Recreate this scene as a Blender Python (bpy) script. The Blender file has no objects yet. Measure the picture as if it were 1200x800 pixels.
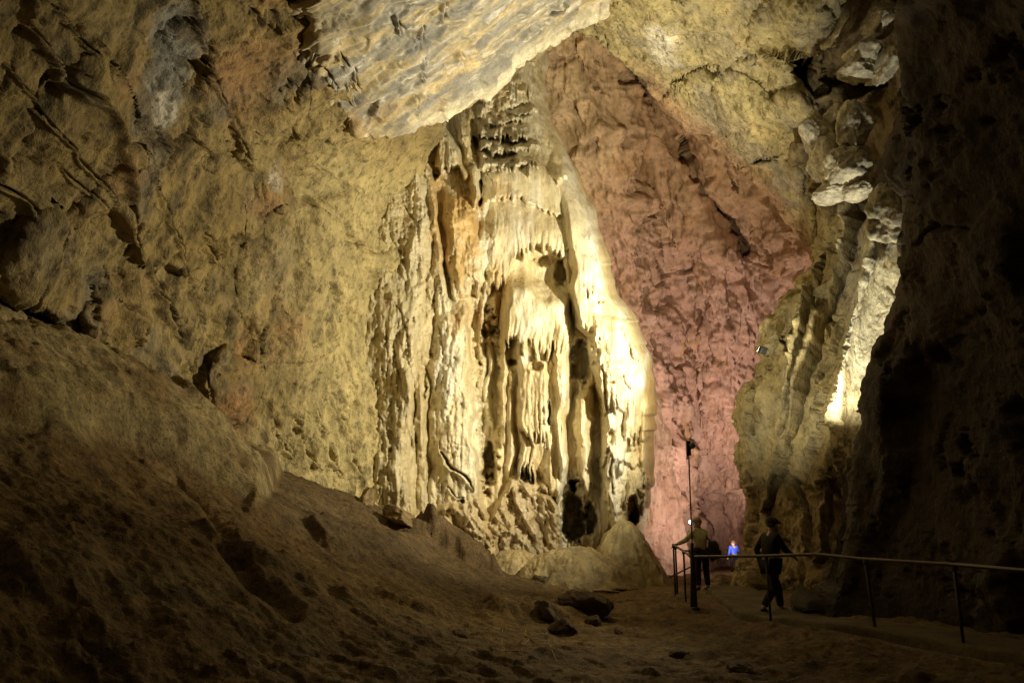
import bpy, bmesh, math, random
import numpy as np
from mathutils import Vector, Matrix

random.seed(7)
RNG = np.random.default_rng(11)
scene = bpy.context.scene
COL = scene.collection

# ------------------------------------------------------------------ camera
FPX, CX, CY = 933.0, 600.0, 400.0
PITCH = math.radians(13.0)
EYE = np.array([0.0, 0.0, 1.6])
FWD = np.array([0.0, math.cos(PITCH), math.sin(PITCH)])
UPV = np.array([0.0, -math.sin(PITCH), math.cos(PITCH)])


def W(px, py, zc):
    """world point seen in direction (px, py) of the survey photograph at distance zc"""
    px, py, zc = (np.asarray(a, float) for a in (px, py, zc))
    a = (px - CX) / FPX
    b = (CY - py) / FPX
    d = np.stack([a + 0 * b, FWD[1] + UPV[1] * b + 0 * a, FWD[2] + UPV[2] * b + 0 * a], -1)
    return EYE + d * zc[..., None]


def V(px, py, zc):
    return Vector(W(px, py, zc).tolist())


def to_px(P):
    q = P - EYE
    zc = np.maximum(q @ FWD, 0.05)
    return CX + FPX * q[..., 0] / zc, CY - FPX * (q @ UPV) / zc


cam_d = bpy.data.cameras.new('camera')
cam_d.sensor_width = 36.0
cam_d.lens = 36.0 * FPX / 1200.0
cam_d.clip_start = 0.05
cam_d.clip_end = 300.0
cam = bpy.data.objects.new('camera', cam_d)
COL.objects.link(cam)
cam.location = EYE.tolist()
cam.rotation_euler = (math.radians(90) + PITCH, 0, 0)
scene.camera = cam


# ------------------------------------------------------------------ noise
def _hash(ix, iy, iz, seed):
    h = (ix.astype(np.uint32) * np.uint32(0x8DA6B343)) ^ (iy.astype(np.uint32) * np.uint32(0xD8163841)) ^ \
        (iz.astype(np.uint32) * np.uint32(0xCB1AB31F)) ^ np.uint32((seed * 0x9E3779B1) & 0xFFFFFFFF)
    h ^= h >> np.uint32(15)
    h *= np.uint32(0x2C1B3C6D)
    h ^= h >> np.uint32(12)
    h *= np.uint32(0x297A2D39)
    h ^= h >> np.uint32(15)
    return h


_G = RNG.normal(size=(256, 3)).astype(np.float32)
_G /= np.linalg.norm(_G, axis=1, keepdims=True)


def perlin(p, seed=0):
    p = np.asarray(p, np.float32)
    sh = p.shape[:-1]
    p = p.reshape(-1, 3)
    i = np.floor(p)
    f = p - i
    i = i.astype(np.int64)
    u = f * f * f * (f * (f * 6 - 15) + 10)
    out = np.zeros(len(p), np.float32)
    for dx in (0, 1):
        wx = u[:, 0] if dx else 1 - u[:, 0]
        for dy in (0, 1):
            wy = u[:, 1] if dy else 1 - u[:, 1]
            for dz in (0, 1):
                wz = u[:, 2] if dz else 1 - u[:, 2]
                g = _G[_hash(i[:, 0] + dx, i[:, 1] + dy, i[:, 2] + dz, seed) & np.uint32(255)]
                d = g[:, 0] * (f[:, 0] - dx) + g[:, 1] * (f[:, 1] - dy) + g[:, 2] * (f[:, 2] - dz)
                out += wx * wy * wz * d
    return (out * 1.6).reshape(sh)


def fbm(p, oct=4, seed=0, gain=0.5, lac=2.03):
    a, s, t = 1.0, 0.0, 0.0
    p = np.asarray(p, np.float32)
    for k in range(oct):
        s = s + a * perlin(p, seed + 17 * k)
        t += a
        a *= gain
        p = p * lac + 3.7
    return s / t


def ridged(p, oct=4, seed=0, gain=0.55, lac=2.1):
    a, s, t = 1.0, 0.0, 0.0
    p = np.asarray(p, np.float32)
    for k in range(oct):
        s = s + a * (1 - 2 * np.abs(perlin(p, seed + 13 * k)))
        t += a
        a *= gain
        p = p * lac + 1.3
    return s / t


def facets(p, seed=0, tilt=1.0, soft=0.14):
    """blocky broken rock: every cell of a Voronoi split carries its own tilted plane, neighbours joined by a short ramp.
    Returns (height, edge distance, cell random)"""
    p = np.asarray(p, np.float32)
    sh = p.shape[:-1]
    p = p.reshape(-1, 3)
    i = np.floor(p).astype(np.int64)
    n = len(p)
    f1 = np.full(n, 9.0, np.float32)
    f2 = np.full(n, 9.0, np.float32)
    h1 = np.zeros(n, np.float32)
    h2 = np.zeros(n, np.float32)
    r1 = np.zeros(n, np.float32)
    for dx in (-1, 0, 1):
        for dy in (-1, 0, 1):
            for dz in (-1, 0, 1):
                cx, cy, cz = i[:, 0] + dx, i[:, 1] + dy, i[:, 2] + dz
                h = _hash(cx, cy, cz, seed)
                v = p - np.stack([cx + (h & np.uint32(1023)) / 1023.0, cy + ((h >> np.uint32(10)) & np.uint32(1023)) / 1023.0,
                                  cz + ((h >> np.uint32(20)) & np.uint32(1023)) / 1023.0], 1).astype(np.float32)
                d = np.sqrt((v * v).sum(1))
                g = _G[(h >> np.uint32(5)) & np.uint32(255)] * tilt
                r = (((h >> np.uint32(3)) & np.uint32(4095)) / 4095.0).astype(np.float32)
                pl = (g * v).sum(1) + (r - 0.5) * 0.6
                m = d < f1
                m2 = ~m & (d < f2)
                h2 = np.where(m, h1, np.where(m2, pl, h2))
                f2 = np.where(m, f1, np.where(m2, d, f2))
                h1 = np.where(m, pl, h1)
                f1 = np.where(m, d, f1)
                r1 = np.where(m, r, r1)
    e = f2 - f1
    w = .5 + .5 * np.clip(e / soft, 0, 1)
    return (w * h1 + (1 - w) * h2).reshape(sh), e.reshape(sh), r1.reshape(sh)


def smooth(a, b, x):
    t = np.clip((x - a) / (b - a), 0, 1)
    return t * t * (3 - 2 * t)


def poly_y(pts):
    """piecewise-linear function y -> x (or x -> y) from a list of pairs"""
    a = np.array(pts, float)
    return lambda t: np.interp(t, a[:, 0], a[:, 1])


def line_dist(px, py, pts):
    """distance in picture units to a polyline, and position 0..1 along it"""
    best = np.full(px.shape, 1e9)
    par = np.zeros(px.shape)
    n = len(pts) - 1
    for k in range(n):
        ax, ay = pts[k]
        bx, by = pts[k + 1]
        dx, dy = bx - ax, by - ay
        t = np.clip(((px - ax) * dx + (py - ay) * dy) / (dx * dx + dy * dy + 1e-9), 0, 1)
        d = np.hypot(px - ax - t * dx, py - ay - t * dy)
        m = d < best
        best = np.where(m, d, best)
        par = np.where(m, (k + t) / n, par)
    return best, par


def tps(ctrl, lam=1e-3):
    c = np.array(ctrl, float)
    s = np.abs(c[:, :2]).max() + 1e-9
    xy = c[:, :2] / s
    n = len(c)

    def U(r2):
        return 0.5 * r2 * np.log(r2 + 1e-12)
    K = U(((xy[:, None] - xy[None]) ** 2).sum(-1)) + lam * np.eye(n)
    Pm = np.c_[np.ones(n), xy]
    A = np.zeros((n + 3, n + 3))
    A[:n, :n] = K
    A[:n, n:] = Pm
    A[n:, :n] = Pm.T
    sol = np.linalg.solve(A, np.r_[c[:, 2], 0, 0, 0])
    w, a = sol[:n], sol[n:]

    def f(x, y):
        x = np.asarray(x, float) / s
        y = np.asarray(y, float) / s
        out = a[0] + a[1] * x + a[2] * y
        for k in range(n):
            out = out + w[k] * U((x - xy[k, 0]) ** 2 + (y - xy[k, 1]) ** 2)
        return out
    return f


def nodes_axis(lo, hi, f_lo, f_hi, fine, coarse):
    """1-D samples: fine between f_lo and f_hi, coarser outside"""
    a = [lo]
    while a[-1] < hi:
        x = a[-1]
        d = max(f_lo - x, x - f_hi, 0.0)
        a.append(x + min(coarse, fine + d * 0.06))
    return np.array(a)


def normals(P):
    du = np.gradient(P, axis=1)
    dv = np.gradient(P, axis=0)
    n = np.cross(du, dv)
    n /= np.linalg.norm(n, axis=-1, keepdims=True) + 1e-12
    s = np.sign(((EYE - P) * n).sum(-1, keepdims=True))
    s = np.where(np.median(s) >= 0, 1.0, -1.0)
    return n * s


def grid_obj(name, P, col, mat, parent=None, mask=None, wrap=False):
    h, w = P.shape[:2]
    co = P.reshape(-1, 3).astype(np.float32)
    idx = np.arange(h * w).reshape(h, w)
    if wrap:
        idx = np.concatenate([idx, idx[:, :1]], 1)
    q = np.stack([idx[:-1, :-1], idx[1:, :-1], idx[1:, 1:], idx[:-1, 1:]], -1).reshape(-1, 4)
    if mask is not None:
        mk = mask.reshape(-1)
        q = q[mk[q].all(1)]
        used = np.unique(q)
        re = np.full(h * w, -1)
        re[used] = np.arange(len(used))
        q = re[q]
        co = co[used]
        col = col.reshape(-1, col.shape[-1])[used]
    # face the viewer side
    a, b, c = co[q[:, 0]], co[q[:, 1]], co[q[:, 2]]
    nn = np.cross(b - a, c - a)
    if np.median((nn * (EYE - a)).sum(1)) < 0:
        q = q[:, ::-1]
    me = bpy.data.meshes.new(name)
    me.vertices.add(len(co))
    me.vertices.foreach_set('co', co.ravel())
    me.loops.add(q.size)
    me.loops.foreach_set('vertex_index', q.ravel().astype(np.int32))
    me.polygons.add(len(q))
    me.polygons.foreach_set('loop_start', np.arange(0, q.size, 4, dtype=np.int32))
    me.polygons.foreach_set('loop_total', np.full(len(q), 4, np.int32))
    me.polygons.foreach_set('use_smooth', np.ones(len(q), bool))
    me.update(calc_edges=True)
    c4 = np.ones((len(co), 4), np.float32)
    c4[:, :3] = np.clip(np.asarray(col).reshape(-1, 3), 0.005, 0.9)
    at = me.attributes.new('mineral', 'FLOAT_COLOR', 'POINT')
    at.data.foreach_set('color', c4.ravel())
    me.materials.append(mat)
    o = bpy.data.objects.new(name, me)
    COL.objects.link(o)
    if parent:
        o.parent = parent
    return o


def tag(o, label=None, cat=None, group=None, kind=None):
    if label:
        o['label'] = label
    if cat:
        o['category'] = cat
    if group:
        o['group'] = group
    if kind:
        o['kind'] = kind
    return o


def mixc(a, b, t):
    return np.asarray(a, float) * (1 - t[..., None]) + np.asarray(b, float) * t[..., None]


# ------------------------------------------------------------------ materials
def rock_mat(name, rough=0.85, bump=0.35, s1=9.0, s2=45.0, var=0.45, stretch=(1, 1, 1), spec=0.3, sss=0.0, dist=0.03):
    m = bpy.data.materials.new(name)
    m.use_nodes = True
    nt = m.node_tree
    nt.nodes.clear()
    N = nt.nodes.new
    out = N('ShaderNodeOutputMaterial')
    bs = N('ShaderNodeBsdfPrincipled')
    nt.links.new(bs.outputs[0], out.inputs[0])
    at = N('ShaderNodeAttribute')
    at.attribute_name = 'mineral'
    geo = N('ShaderNodeNewGeometry')
    mp = N('ShaderNodeMapping')
    mp.inputs['Scale'].default_value = stretch
    nt.links.new(geo.outputs['Position'], mp.inputs['Vector'])
    n1 = N('ShaderNodeTexNoise')
    n1.inputs['Scale'].default_value = s1
    n1.inputs['Detail'].default_value = 8
    n1.inputs['Roughness'].default_value = 0.72
    n2 = N('ShaderNodeTexNoise')
    n2.inputs['Scale'].default_value = s2
    n2.inputs['Detail'].default_value = 4
    n2.inputs['Roughness'].default_value = 0.7
    for n in (n1, n2):
        nt.links.new(mp.outputs[0], n.inputs['Vector'])
    mr = N('ShaderNodeMapRange')
    mr.inputs[1].default_value = 0.3
    mr.inputs[2].default_value = 0.7
    mr.inputs[3].default_value = 1 - var
    mr.inputs[4].default_value = 1 + var
    nt.links.new(n1.outputs['Fac'], mr.inputs[0])
    n3 = N('ShaderNodeTexNoise')
    n3.inputs['Scale'].default_value = s2 * 0.55
    n3.inputs['Detail'].default_value = 6
    n3.inputs['Roughness'].default_value = 0.8
    nt.links.new(mp.outputs[0], n3.inputs['Vector'])
    mr3 = N('ShaderNodeMapRange')
    mr3.inputs[1].default_value = 0.36
    mr3.inputs[2].default_value = 0.50
    mr3.inputs[3].default_value = 1 - var * 1.35
    mr3.inputs[4].default_value = 1.08
    nt.links.new(n3.outputs['Fac'], mr3.inputs[0])
    mm = N('ShaderNodeMath')
    mm.operation = 'MULTIPLY'
    nt.links.new(mr.outputs[0], mm.inputs[0])
    nt.links.new(mr3.outputs[0], mm.inputs[1])
    mul = N('ShaderNodeVectorMath')
    mul.operation = 'SCALE'
    nt.links.new(at.outputs['Color'], mul.inputs[0])
    nt.links.new(mm.outputs[0], mul.inputs['Scale'])
    nt.links.new(mul.outputs[0], bs.inputs['Base Color'])
    ad = N('ShaderNodeMath')
    ad.operation = 'MULTIPLY_ADD'
    ad.inputs[1].default_value = 0.35
    nt.links.new(n2.outputs['Fac'], ad.inputs[0])
    nt.links.new(n1.outputs['Fac'], ad.inputs[2])
    bp = N('ShaderNodeBump')
    bp.inputs['Strength'].default_value = bump
    bp.inputs['Distance'].default_value = dist
    nt.links.new(ad.outputs[0], bp.inputs['Height'])
    nt.links.new(bp.outputs[0], bs.inputs['Normal'])
    bs.inputs['Roughness'].default_value = rough
    bs.inputs['Specular IOR Level'].default_value = spec
    return m


def plain_mat(name, col, rough=0.6, metal=0.0, noise=0.25, scale=30, bump=0.1):
    m = bpy.data.materials.new(name)
    m.use_nodes = True
    nt = m.node_tree
    bs = nt.nodes['Principled BSDF']
    N = nt.nodes.new
    tc = N('ShaderNodeTexCoord')
    n1 = N('ShaderNodeTexNoise')
    n1.inputs['Scale'].default_value = scale
    n1.inputs['Detail'].default_value = 5
    nt.links.new(tc.outputs['Object'], n1.inputs['Vector'])
    mx = N('ShaderNodeMix')
    mx.data_type = 'RGBA'
    mx.inputs[6].default_value = (*[c * (1 - noise) for c in col], 1)
    mx.inputs[7].default_value = (*[min(1, c * (1 + noise)) for c in col], 1)
    nt.links.new(n1.outputs['Fac'], mx.inputs[0])
    nt.links.new(mx.outputs[2], bs.inputs['Base Color'])
    bp = N('ShaderNodeBump')
    bp.inputs['Strength'].default_value = bump
    bp.inputs['Distance'].default_value = 0.01
    nt.links.new(n1.outputs['Fac'], bp.inputs['Height'])
    nt.links.new(bp.outputs[0], bs.inputs['Normal'])
    bs.inputs['Roughness'].default_value = rough
    bs.inputs['Metallic'].default_value = metal
    return m


def glow_mat(name, col, strength):
    m = bpy.data.materials.new(name)
    m.use_nodes = True
    bs = m.node_tree.nodes['Principled BSDF']
    bs.inputs['Base Color'].default_value = (*col, 1)
    bs.inputs['Emission Color'].default_value = (*col, 1)
    bs.inputs['Emission Strength'].default_value = strength
    return m


M_WALL = rock_mat('weathered_limestone', 0.8, 1.0, 1.7, 8.0, 0.46, (1, 1, .6), dist=.16)
M_SLAB = rock_mat('banded_marble', 0.65, 0.35, 4.0, 25.0, 0.22)
M_FLOW = rock_mat('calcite_flowstone', 0.32, 0.9, 3.0, 10.0, 0.24, (1, 1, 0.3), 0.6, dist=.07)
M_PINK = rock_mat('rosy_limestone', 0.85, 0.35, 1.6, 8.0, 0.30, (1, 1, .25), dist=.09)
M_MUD = rock_mat('cave_clay', 0.85, 1.0, 4.0, 20.0, 0.5, dist=.08)
M_STONE = rock_mat('fallen_stone', 0.85, 0.6, 8.0, 40.0, 0.4)


# ------------------------------------------------------------------ rock texture recipes
def rock_disp(P, seed, big=2.6, a=(0.42, 0.16, 0.055, 0.04), lean=0.35):
    """broken, jointed limestone relief in metres for world points P"""
    warp = np.stack([fbm(P * 0.45, 3, seed + 1), fbm(P * 0.45 + 7, 3, seed + 2), fbm(P * 0.45 + 13, 3, seed + 3)], -1)
    q = P + warp * 0.45
    fine = np.stack([fbm(P * 2.6, 3, seed + 4, .6), fbm(P * 2.6 + 7, 3, seed + 5, .6), fbm(P * 2.6 + 13, 3, seed + 6, .6)], -1)
    # joints lean: cells are drawn out along the bedding
    q2 = q.copy()
    q2[..., 0] = q[..., 0] + lean * q[..., 2]
    q2[..., 2] = (q[..., 2] - lean * q[..., 0]) * 0.5
    h1, e1, r1 = facets((q2 + fine * .10) / big, seed + 10, 1.1)
    h2, e2, r2 = facets((q2 + fine * .10) / (big * 0.38) + 5, seed + 20, 1.1)
    h3, e3, r3 = facets((q2 + fine * .06) * np.array([1, 1, .8]) / (big * 0.13) + 9, seed + 30, 1.1)
    m2 = smooth(-.25, .3, fbm(P * .55 + 3, 3, seed + 60))
    m3 = smooth(-.05, .4, fbm(P * .8 + 11, 3, seed + 61))
    rough = fbm(P * 1.4, 7, seed + 40, 0.62)
    d = a[0] * h1 + a[1] * h2 * (.25 + m2) + a[2] * h3 * (.25 + 1.1 * m3) + a[3] * 3.0 * rough
    gm = smooth(.0, .3, fbm(P * .7 + 23, 3, seed + 62))
    d -= gm * (a[1] * 1.3 * (1 - smooth(0.0, 0.045, e1)) + a[2] * 1.2 * (1 - smooth(0, 0.05, e2)))
    pit = smooth(0.12, 0.45, fbm(P * 2.4, 5, seed + 50, .65)) * 0.17
    # thin open joints running down the bedding, and sharp small breaks
    jt = np.stack([(P[..., 0] + lean * P[..., 2]) * .75, P[..., 1] * .4, (P[..., 2] - lean * P[..., 0]) * .13], -1) + fine * .05
    jl = smooth(.86, .97, ridged(jt, 2, seed + 70, .4)) * smooth(-.1, .25, fbm(P * .5 + 41, 3, seed + 71))
    h4 = facets(q2 / (big * .055) + 3, seed + 32, 1.1)[0] * smooth(-.1, .35, fbm(P * 1.1 + 51, 3, seed + 72))
    d = d - .16 * jl + a[2] * .45 * h4 + a[3] * .9 * (ridged(P * 3.2, 4, seed + 73, .65))
    return d - pit * (.3 + m3), (r1, r2, r3, rough)


CRACKS_LEFT = [
    ([(30, -40), (38, 5), (52, 50), (72, 90), (100, 108), (116, 128), (126, 165), (136, 205), (146, 255), (154, 285)], 5.5, 0.7),
    ([(150, 290), (172, 318), (190, 345), (208, 378)], 3.5, 0.35),
    ([(214, -30), (220, 20), (240, 70), (258, 115), (272, 148)], 2.4, 0.35),
    ([(272, 150), (282, 172), (290, 192)], 5.0, 0.6),
    ([(272, 158), (300, 160), (335, 148)], 2.0, 0.2),
    ([(-30, 200), (10, 222), (32, 245), (50, 258)], 5.0, 0.5),
    ([(82, 255), (98, 285), (112, 320), (114, 345)], 4.5, 0.5),
    ([(108, 45), (118, 62), (126, 76)], 2.5, 0.25),
    ([(340, 150), (338, 178)], 2.2, 0.25), ([(372, 195), (398, 213)], 2.2, 0.25),
    ([(402, 250), (410, 278)], 2.6, 0.3), ([(384, 330), (392, 375)], 2.0, 0.25),
    ([(215, 235), (240, 290), (262, 318)], 2.6, 0.3), ([(300, 200), (300, 238)], 2.6, 0.3),
    ([(186, 330), (196, 372), (210, 395)], 5.0, 0.5), ([(130, 350), (150, 372), (152, 392)], 4.0, 0.45),
    ([(240, 420), (243, 445), (250, 470)], 3.0, 0.28), ([(0, 70), (40, 120), (85, 180), (128, 235)], 2.2, .28), ([(160, 170), (182, 240), (212, 320), (234, 382)], 2.0, .25), ([(286, 196), (300, 250), (318, 320), (332, 380)], 1.8, .22), ([(60, -10), (98, 50), (140, 105), (168, 160)], 2.0, .25), ([(345, 250), (356, 310), (360, 370)], 1.8, .22), ([(150, 20), (166, 60), (172, 90)], 1.6, .2), ([(338, 210), (352, 250)], 1.8, 0.15),
    ([(55, 180), (90, 215), (112, 232)], 2.2, 0.2), 
    ([(412, 62), (420, 90)], 3.0, 0.3), ([(310, 470), (322, 520), (345, 545)], 3.5, 0.4),
    ([(340, 480), (352, 520), (372, 550)], 3.2, 0.35), ([(365, 470), (382, 520), (398, 560)], 3.6, 0.4),
    ([(395, 480), (408, 520), (420, 560)], 3.0, 0.35),
]


def crack_disp(px, py, cracks, seed, P):
    j = fbm(P * 1.3, 4, seed) * 7
    k = fbm(P * 1.3 + 31, 4, seed + 3) * 7
    d = np.zeros(px.shape)
    for pts, w, dep in cracks:
        dist, par = line_dist(px + j, py + k * 0.6, pts)
        ww = w * (0.72 + 0.25 * np.sin(par * 11.0 + pts[0][0])) * (0.25 + 0.75 * np.sin(np.clip(par, 0.04, 0.96) * np.pi) ** .6)
        d -= dep * 1.25 * (1 - smooth(ww * 0.2, ww * .95, dist))
        d += dep * 0.35 * np.exp(-((dist - ww * 1.5) / (ww * 1.2)) ** 2) * (px < np.interp(py, [p[1] for p in pts], [p[0] for p in pts]))
    return d


# ================================================================== LEFT WALL
def build_left_wall():
    f = tps([(-350, -200, 5.5), (-350, 100, 7.5), (-350, 400, 8.5), (-350, 700, 8.5), (0, -200, 8), (0, 0, 10), (0, 150, 12.0), (0, 300, 13.5), (0, 420, 13.5),
             (0, 600, 13.5), (150, -200, 10), (150, 0, 13), (150, 150, 15), (150, 300, 17), (150, 450, 18), (150, 650, 18.5), (300, -150, 13),
             (300, 0, 16), (300, 120, 18.5), (300, 300, 21.5), (300, 450, 22.5), (300, 560, 22.5), (300, 700, 22.5), (420, -120, 14.5), (420, 0, 17.8), (370, 40, 18.0), (385, 90, 18.9), (425, 90, 19.6), (400, 130, 20.4), (425, 150, 21.9), (432, 190, 24.8), (440, 300, 26),
             (440, 450, 26.2), (430, 580, 25.5), (430, 700, 25.5), (500, 0, 19.6), (520, 120, 26), (520, 300, 28.6), (520, 500, 28.2), (520, 700, 27)])
    xs = nodes_axis(-350, 520, -40, 440, 1.55, 9)
    ys = nodes_axis(-220, 700, -30, 610, 1.55, 9)
    px, py = np.meshgrid(xs, ys)
    zc = f(px, py)
    # the dark hollow low on the left and the bosses beside it
    hol, _ = line_dist(px, py, [(-60, 330), (0, 355), (38, 380), (62, 398)])
    zc = zc + 2.2 * (1 - smooth(6, 26, hol + 6 * fbm(np.stack([px, py, 0 * px], -1) / 30, 3, 5)))
    for bx, by, rx, ry, h in ((55, 315, 55, 60, 1.0), (128, 372, 34, 34, .8), (300, 110, 60, 70, .3), (200, 250, 70, 60, .35), (265, 455, 30, 45, .7), (90, 160, 60, 90, .4), (345, 330, 70, 90, .3)):
        r = np.hypot((px - bx) / rx, (py - by) / ry)
        zc = zc - h * np.sqrt(np.clip(1 - r * r, 0, 1))
    P = W(px, py, zc)
    N = normals(P)
    d, (r1, r2, r3, rough) = rock_disp(P, 100, 2.6, (0.22, 0.21, 0.10, 0.035), 0.45)
    # rotten, knobbly base of the wall
    near = smooth(330, 430, px) * smooth(170, 260, py)
    d = d + near * (.22 * fbm(P * np.array([1.0, 1.0, .4]), 6, 78, .65) + .12 * ridged(P * np.array([1.6, 1.6, .6]), 4, 79, .6))
    jb = np.stack([(P[..., 0] + .45 * P[..., 2]) * .42, P[..., 1] * .25, (P[..., 2] - .45 * P[..., 0]) * .09], -1) + .25 * fbm(P * .6, 3, 80)[..., None]
    d = d + .34 * ridged(jb, 2, 81) * smooth(420, 330, px)
    low = smooth(455, 520, py) * smooth(270, 320, px)
    kn = ridged(P * np.array([1.8, 1.8, .8]), 4, 77)
    d = d + low * 0.28 * kn
    d += crack_disp(px, py, CRACKS_LEFT, 61, P)
    P = P + N * d[..., None]
    ochre = np.array([.27, .19, .066])
    c = mixc(ochre, (.33, .25, .105), smooth(-.3, .5, fbm(P * 0.35, 4, 3)))
    c = mixc(c, (.21, .175, .115), smooth(.08, .45, fbm(P * 0.5 + 9, 4, 8)) * .85)
    c = mixc(c, (.36, .19, .075), smooth(.1, .5, fbm(P * 0.4 + 21, 4, 12)) * .75)
    red = smooth(1.1, .2, np.hypot((px - 285) / 70, (py - 75) / 85) + .5 * fbm(P * .8, 3, 9))
    c = mixc(c, (.31, .175, .07), red * .75)
    blu = smooth(1.1, .3, np.hypot((px - 198) / 34, (py - 60) / 95) + .6 * fbm(P * .9, 3, 19))
    c = mixc(c, (.25, .25, .22), blu * .8)
    dark = smooth(.15, .5, fbm(P * 1.1 + 40, 4, 22))
    c = mixc(c, (.10, .07, .03), dark * .8)
    blot = smooth(.05, .45, fbm(P * np.array([2.4, 2.4, 1.5]) + 60, 5, 23, .65))
    c = mixc(c, np.array([.09, .065, .03]), blot * .75)
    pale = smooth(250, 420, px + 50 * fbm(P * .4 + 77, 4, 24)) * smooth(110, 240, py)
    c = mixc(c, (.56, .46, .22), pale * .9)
    spark = np.maximum(smooth(1.0, .3, np.hypot((px - 183) / 20, (py - 112) / 36) + .5 * fbm(P * 1.5, 3, 29)),
                       smooth(1.0, .3, np.hypot((px - 318) / 20, (py - 208) / 16) + .5 * fbm(P * 1.5, 3, 29)))
    c = mixc(c, (.62, .57, .46), spark * smooth(.25, .6, ridged(P * 4, 3, 33)) * .8)
    c = c * (.84 + .16 * smooth(330, 430, px))[..., None]  # wall darkened in colour towards the left, imitating lamp falloff
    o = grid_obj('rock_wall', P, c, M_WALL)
    tag(o, 'tall fractured ochre rock wall leaning over the clay slope, split by long dark cracks', 'rock wall', kind='thing')
    return o


# ================================================================== HANGING SLAB
def build_slab():
    edge = poly_y([(300, 100), (340, 118), (400, 132), (412, 150), (425, 163), (450, 160), (495, 150), (528, 140), (548, 128), (560, 118), (580, 110), (597, 92), (602, 80), (640, 58), (672, 38), (697, 26), (740, 2), (800, -40)])
    f = tps([(300, -250, 9.5), (300, -100, 13), (300, 0, 15.6), (340, 80, 17.6), (415, 60, 18.2), (425, 160, 21.6), (500, 0, 17.5), (500, 148, 22.5),
             (600, -200, 13), (600, 0, 19.5), (600, 88, 23.6), (700, 25, 25.6), (500, -200, 12), (700, -150, 17), (780, -20, 27), (800, -250, 16)])
    xs = nodes_axis(318, 790, 330, 720, 1.5, 6)
    # t: 0 top ... 1 the lip, 1..1.5 folded back over the lip
    t = np.concatenate([np.linspace(0, .55, 30)[:-1], np.linspace(.55, 1, 210), 1 + np.linspace(0, 1, 34)[1:]])
    px, tt = np.meshgrid(xs, t)
    nz = fbm(np.stack([px * .05, 0 * px, 0 * px], -1), 4, 3) * 4
    ey = edge(px) + nz + 3.5 * facets(np.stack([px * .045, 0 * px, 0 * px], -1), 5, 1.0)[0]
    back = np.clip(tt - 1, 0, 1)
    py = np.where(tt <= 1, -260 + (ey + 260) * tt, ey - 4 - 26 * back)
    zc = f(px, np.minimum(py, ey)) + 0.25 * (1 - np.sqrt(np.clip(1 - np.clip((tt - .985) / .015, 0, 1) ** 2, 0, 1))) + 9 * back ** 1.1
    # left border sinks into the wall
    sink = 1 - smooth(318, 385, px - (py - 60) * .22 + 14 * fbm(np.stack([px * .03, py * .03, 0 * px], -1), 3, 78))
    P = W(px, py, zc + sink * 2.2)
    N = normals(P)
    front = (tt <= 1) * 1.0
    # foliation runs up to the right in the picture
    a = (px + py * 0.9) / 1.28
    b = (px * .64 - py * .77)
    fol = np.stack([b * .004, -(px * .62 + py * 1.0) * .035, 0 * px], -1)
    fol += (fbm(P * .9, 3, 70) * .35)[..., None]
    h1, e1, r1 = facets(fol * np.array([2.2, .8, 1]), 71, 1.0)
    h2, e2, r2 = facets(fol * np.array([9, 3.1, 1]) + 4, 72, 1.0)
    d = .20 * h1 + .08 * h2 + .09 * facets(P * np.array([.9, .9, .9]), 88, 1.1)[0] + .05 * fbm(P * 1.5, 5, 73, .6)
    cr = [([(521, 0), (522, 30)], 3.0, .35), ([(494, 25), (497, 52)], 3.2, .35), ([(497, 68), (498, 100)], 2.4, .3), ([(466, 22), (474, 38)], 4.5, .4), ([(486, 40), (491, 58)], 2, .25),
          ([(540, 62), (543, 80)], 4, .3), ([(398, 62), (404, 76)], 5, .45), ([(414, 78), (424, 108)], 3, .35), ([(408, 92), (416, 120)], 2.4, .25), ([(519, 118), (524, 140)], 2.6, .35),
          ([(638, 22), (668, 6)], 1.8, .2), ([(356, 70), (372, 60)], 4, .4), ([(345, 20), (358, 55), (375, 78), (398, 108)], 3, .35), ([(570, 60), (571, 95)], 1.2, .12), ([(552, 90), (556, 118)], 1.0, .12),
          ([(596, 60), (600, 84)], 1.0, .12), ([(490, 110), (492, 140)], 1.2, .15)]
    d += crack_disp(px, py, cr, 75, P) * front
    d += .12 * fbm(P * .9, 5, 79, .6) * sink
    P = P + N * d[..., None]
    s = fol[..., 1] * 1.0
    band = fbm(np.stack([s * 1.6, fol[..., 0] * 2, 0 * s], -1) + 3, 5, 81, .6)
    band2 = fbm(np.stack([s * 5.0, fol[..., 0] * 6, 0 * s], -1) + 9, 4, 82, .6)
    c = mixc((.28, .26, .205), (.48, .385, .21), smooth(-.02, .16, band))
    c = mixc(c, (.60, .57, .49), smooth(.14, .3, band2) * .85)
    c = mixc(c, (.22, .215, .20), smooth(-.12, -.32, band2) * .6)
    c = mixc(c, (.21, .205, .19), smooth(.1, .4, fbm(P * .7 + 3, 4, 84)) * .75)
    c = mixc(c, (.38, .27, .13), smooth(.0, .35, fbm(P * .8 + 13, 4, 85)) * smooth(90, 150, py) * .9)
    lip = smooth(26, 4, np.abs(ey - py)) * front
    c = mixc(c, (.70, .63, .45), lip * smooth(430, 540, px) * .8)
    c = mixc(c, (.33, .26, .135), np.maximum(sink, .75 * smooth(440, 350, px + .2 * py + 60 * fbm(P * .5, 4, 86))))
    c = c * (.8 + .4 * smooth(-.35, .35, fbm(P * 2.0 + 3, 5, 87, .65)))[..., None]
    o = grid_obj('hanging_slab', P, c, M_SLAB)
    tag(o, 'pale grey and cream banded rock slab hanging above the flowstone', 'rock slab')
    return o


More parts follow.
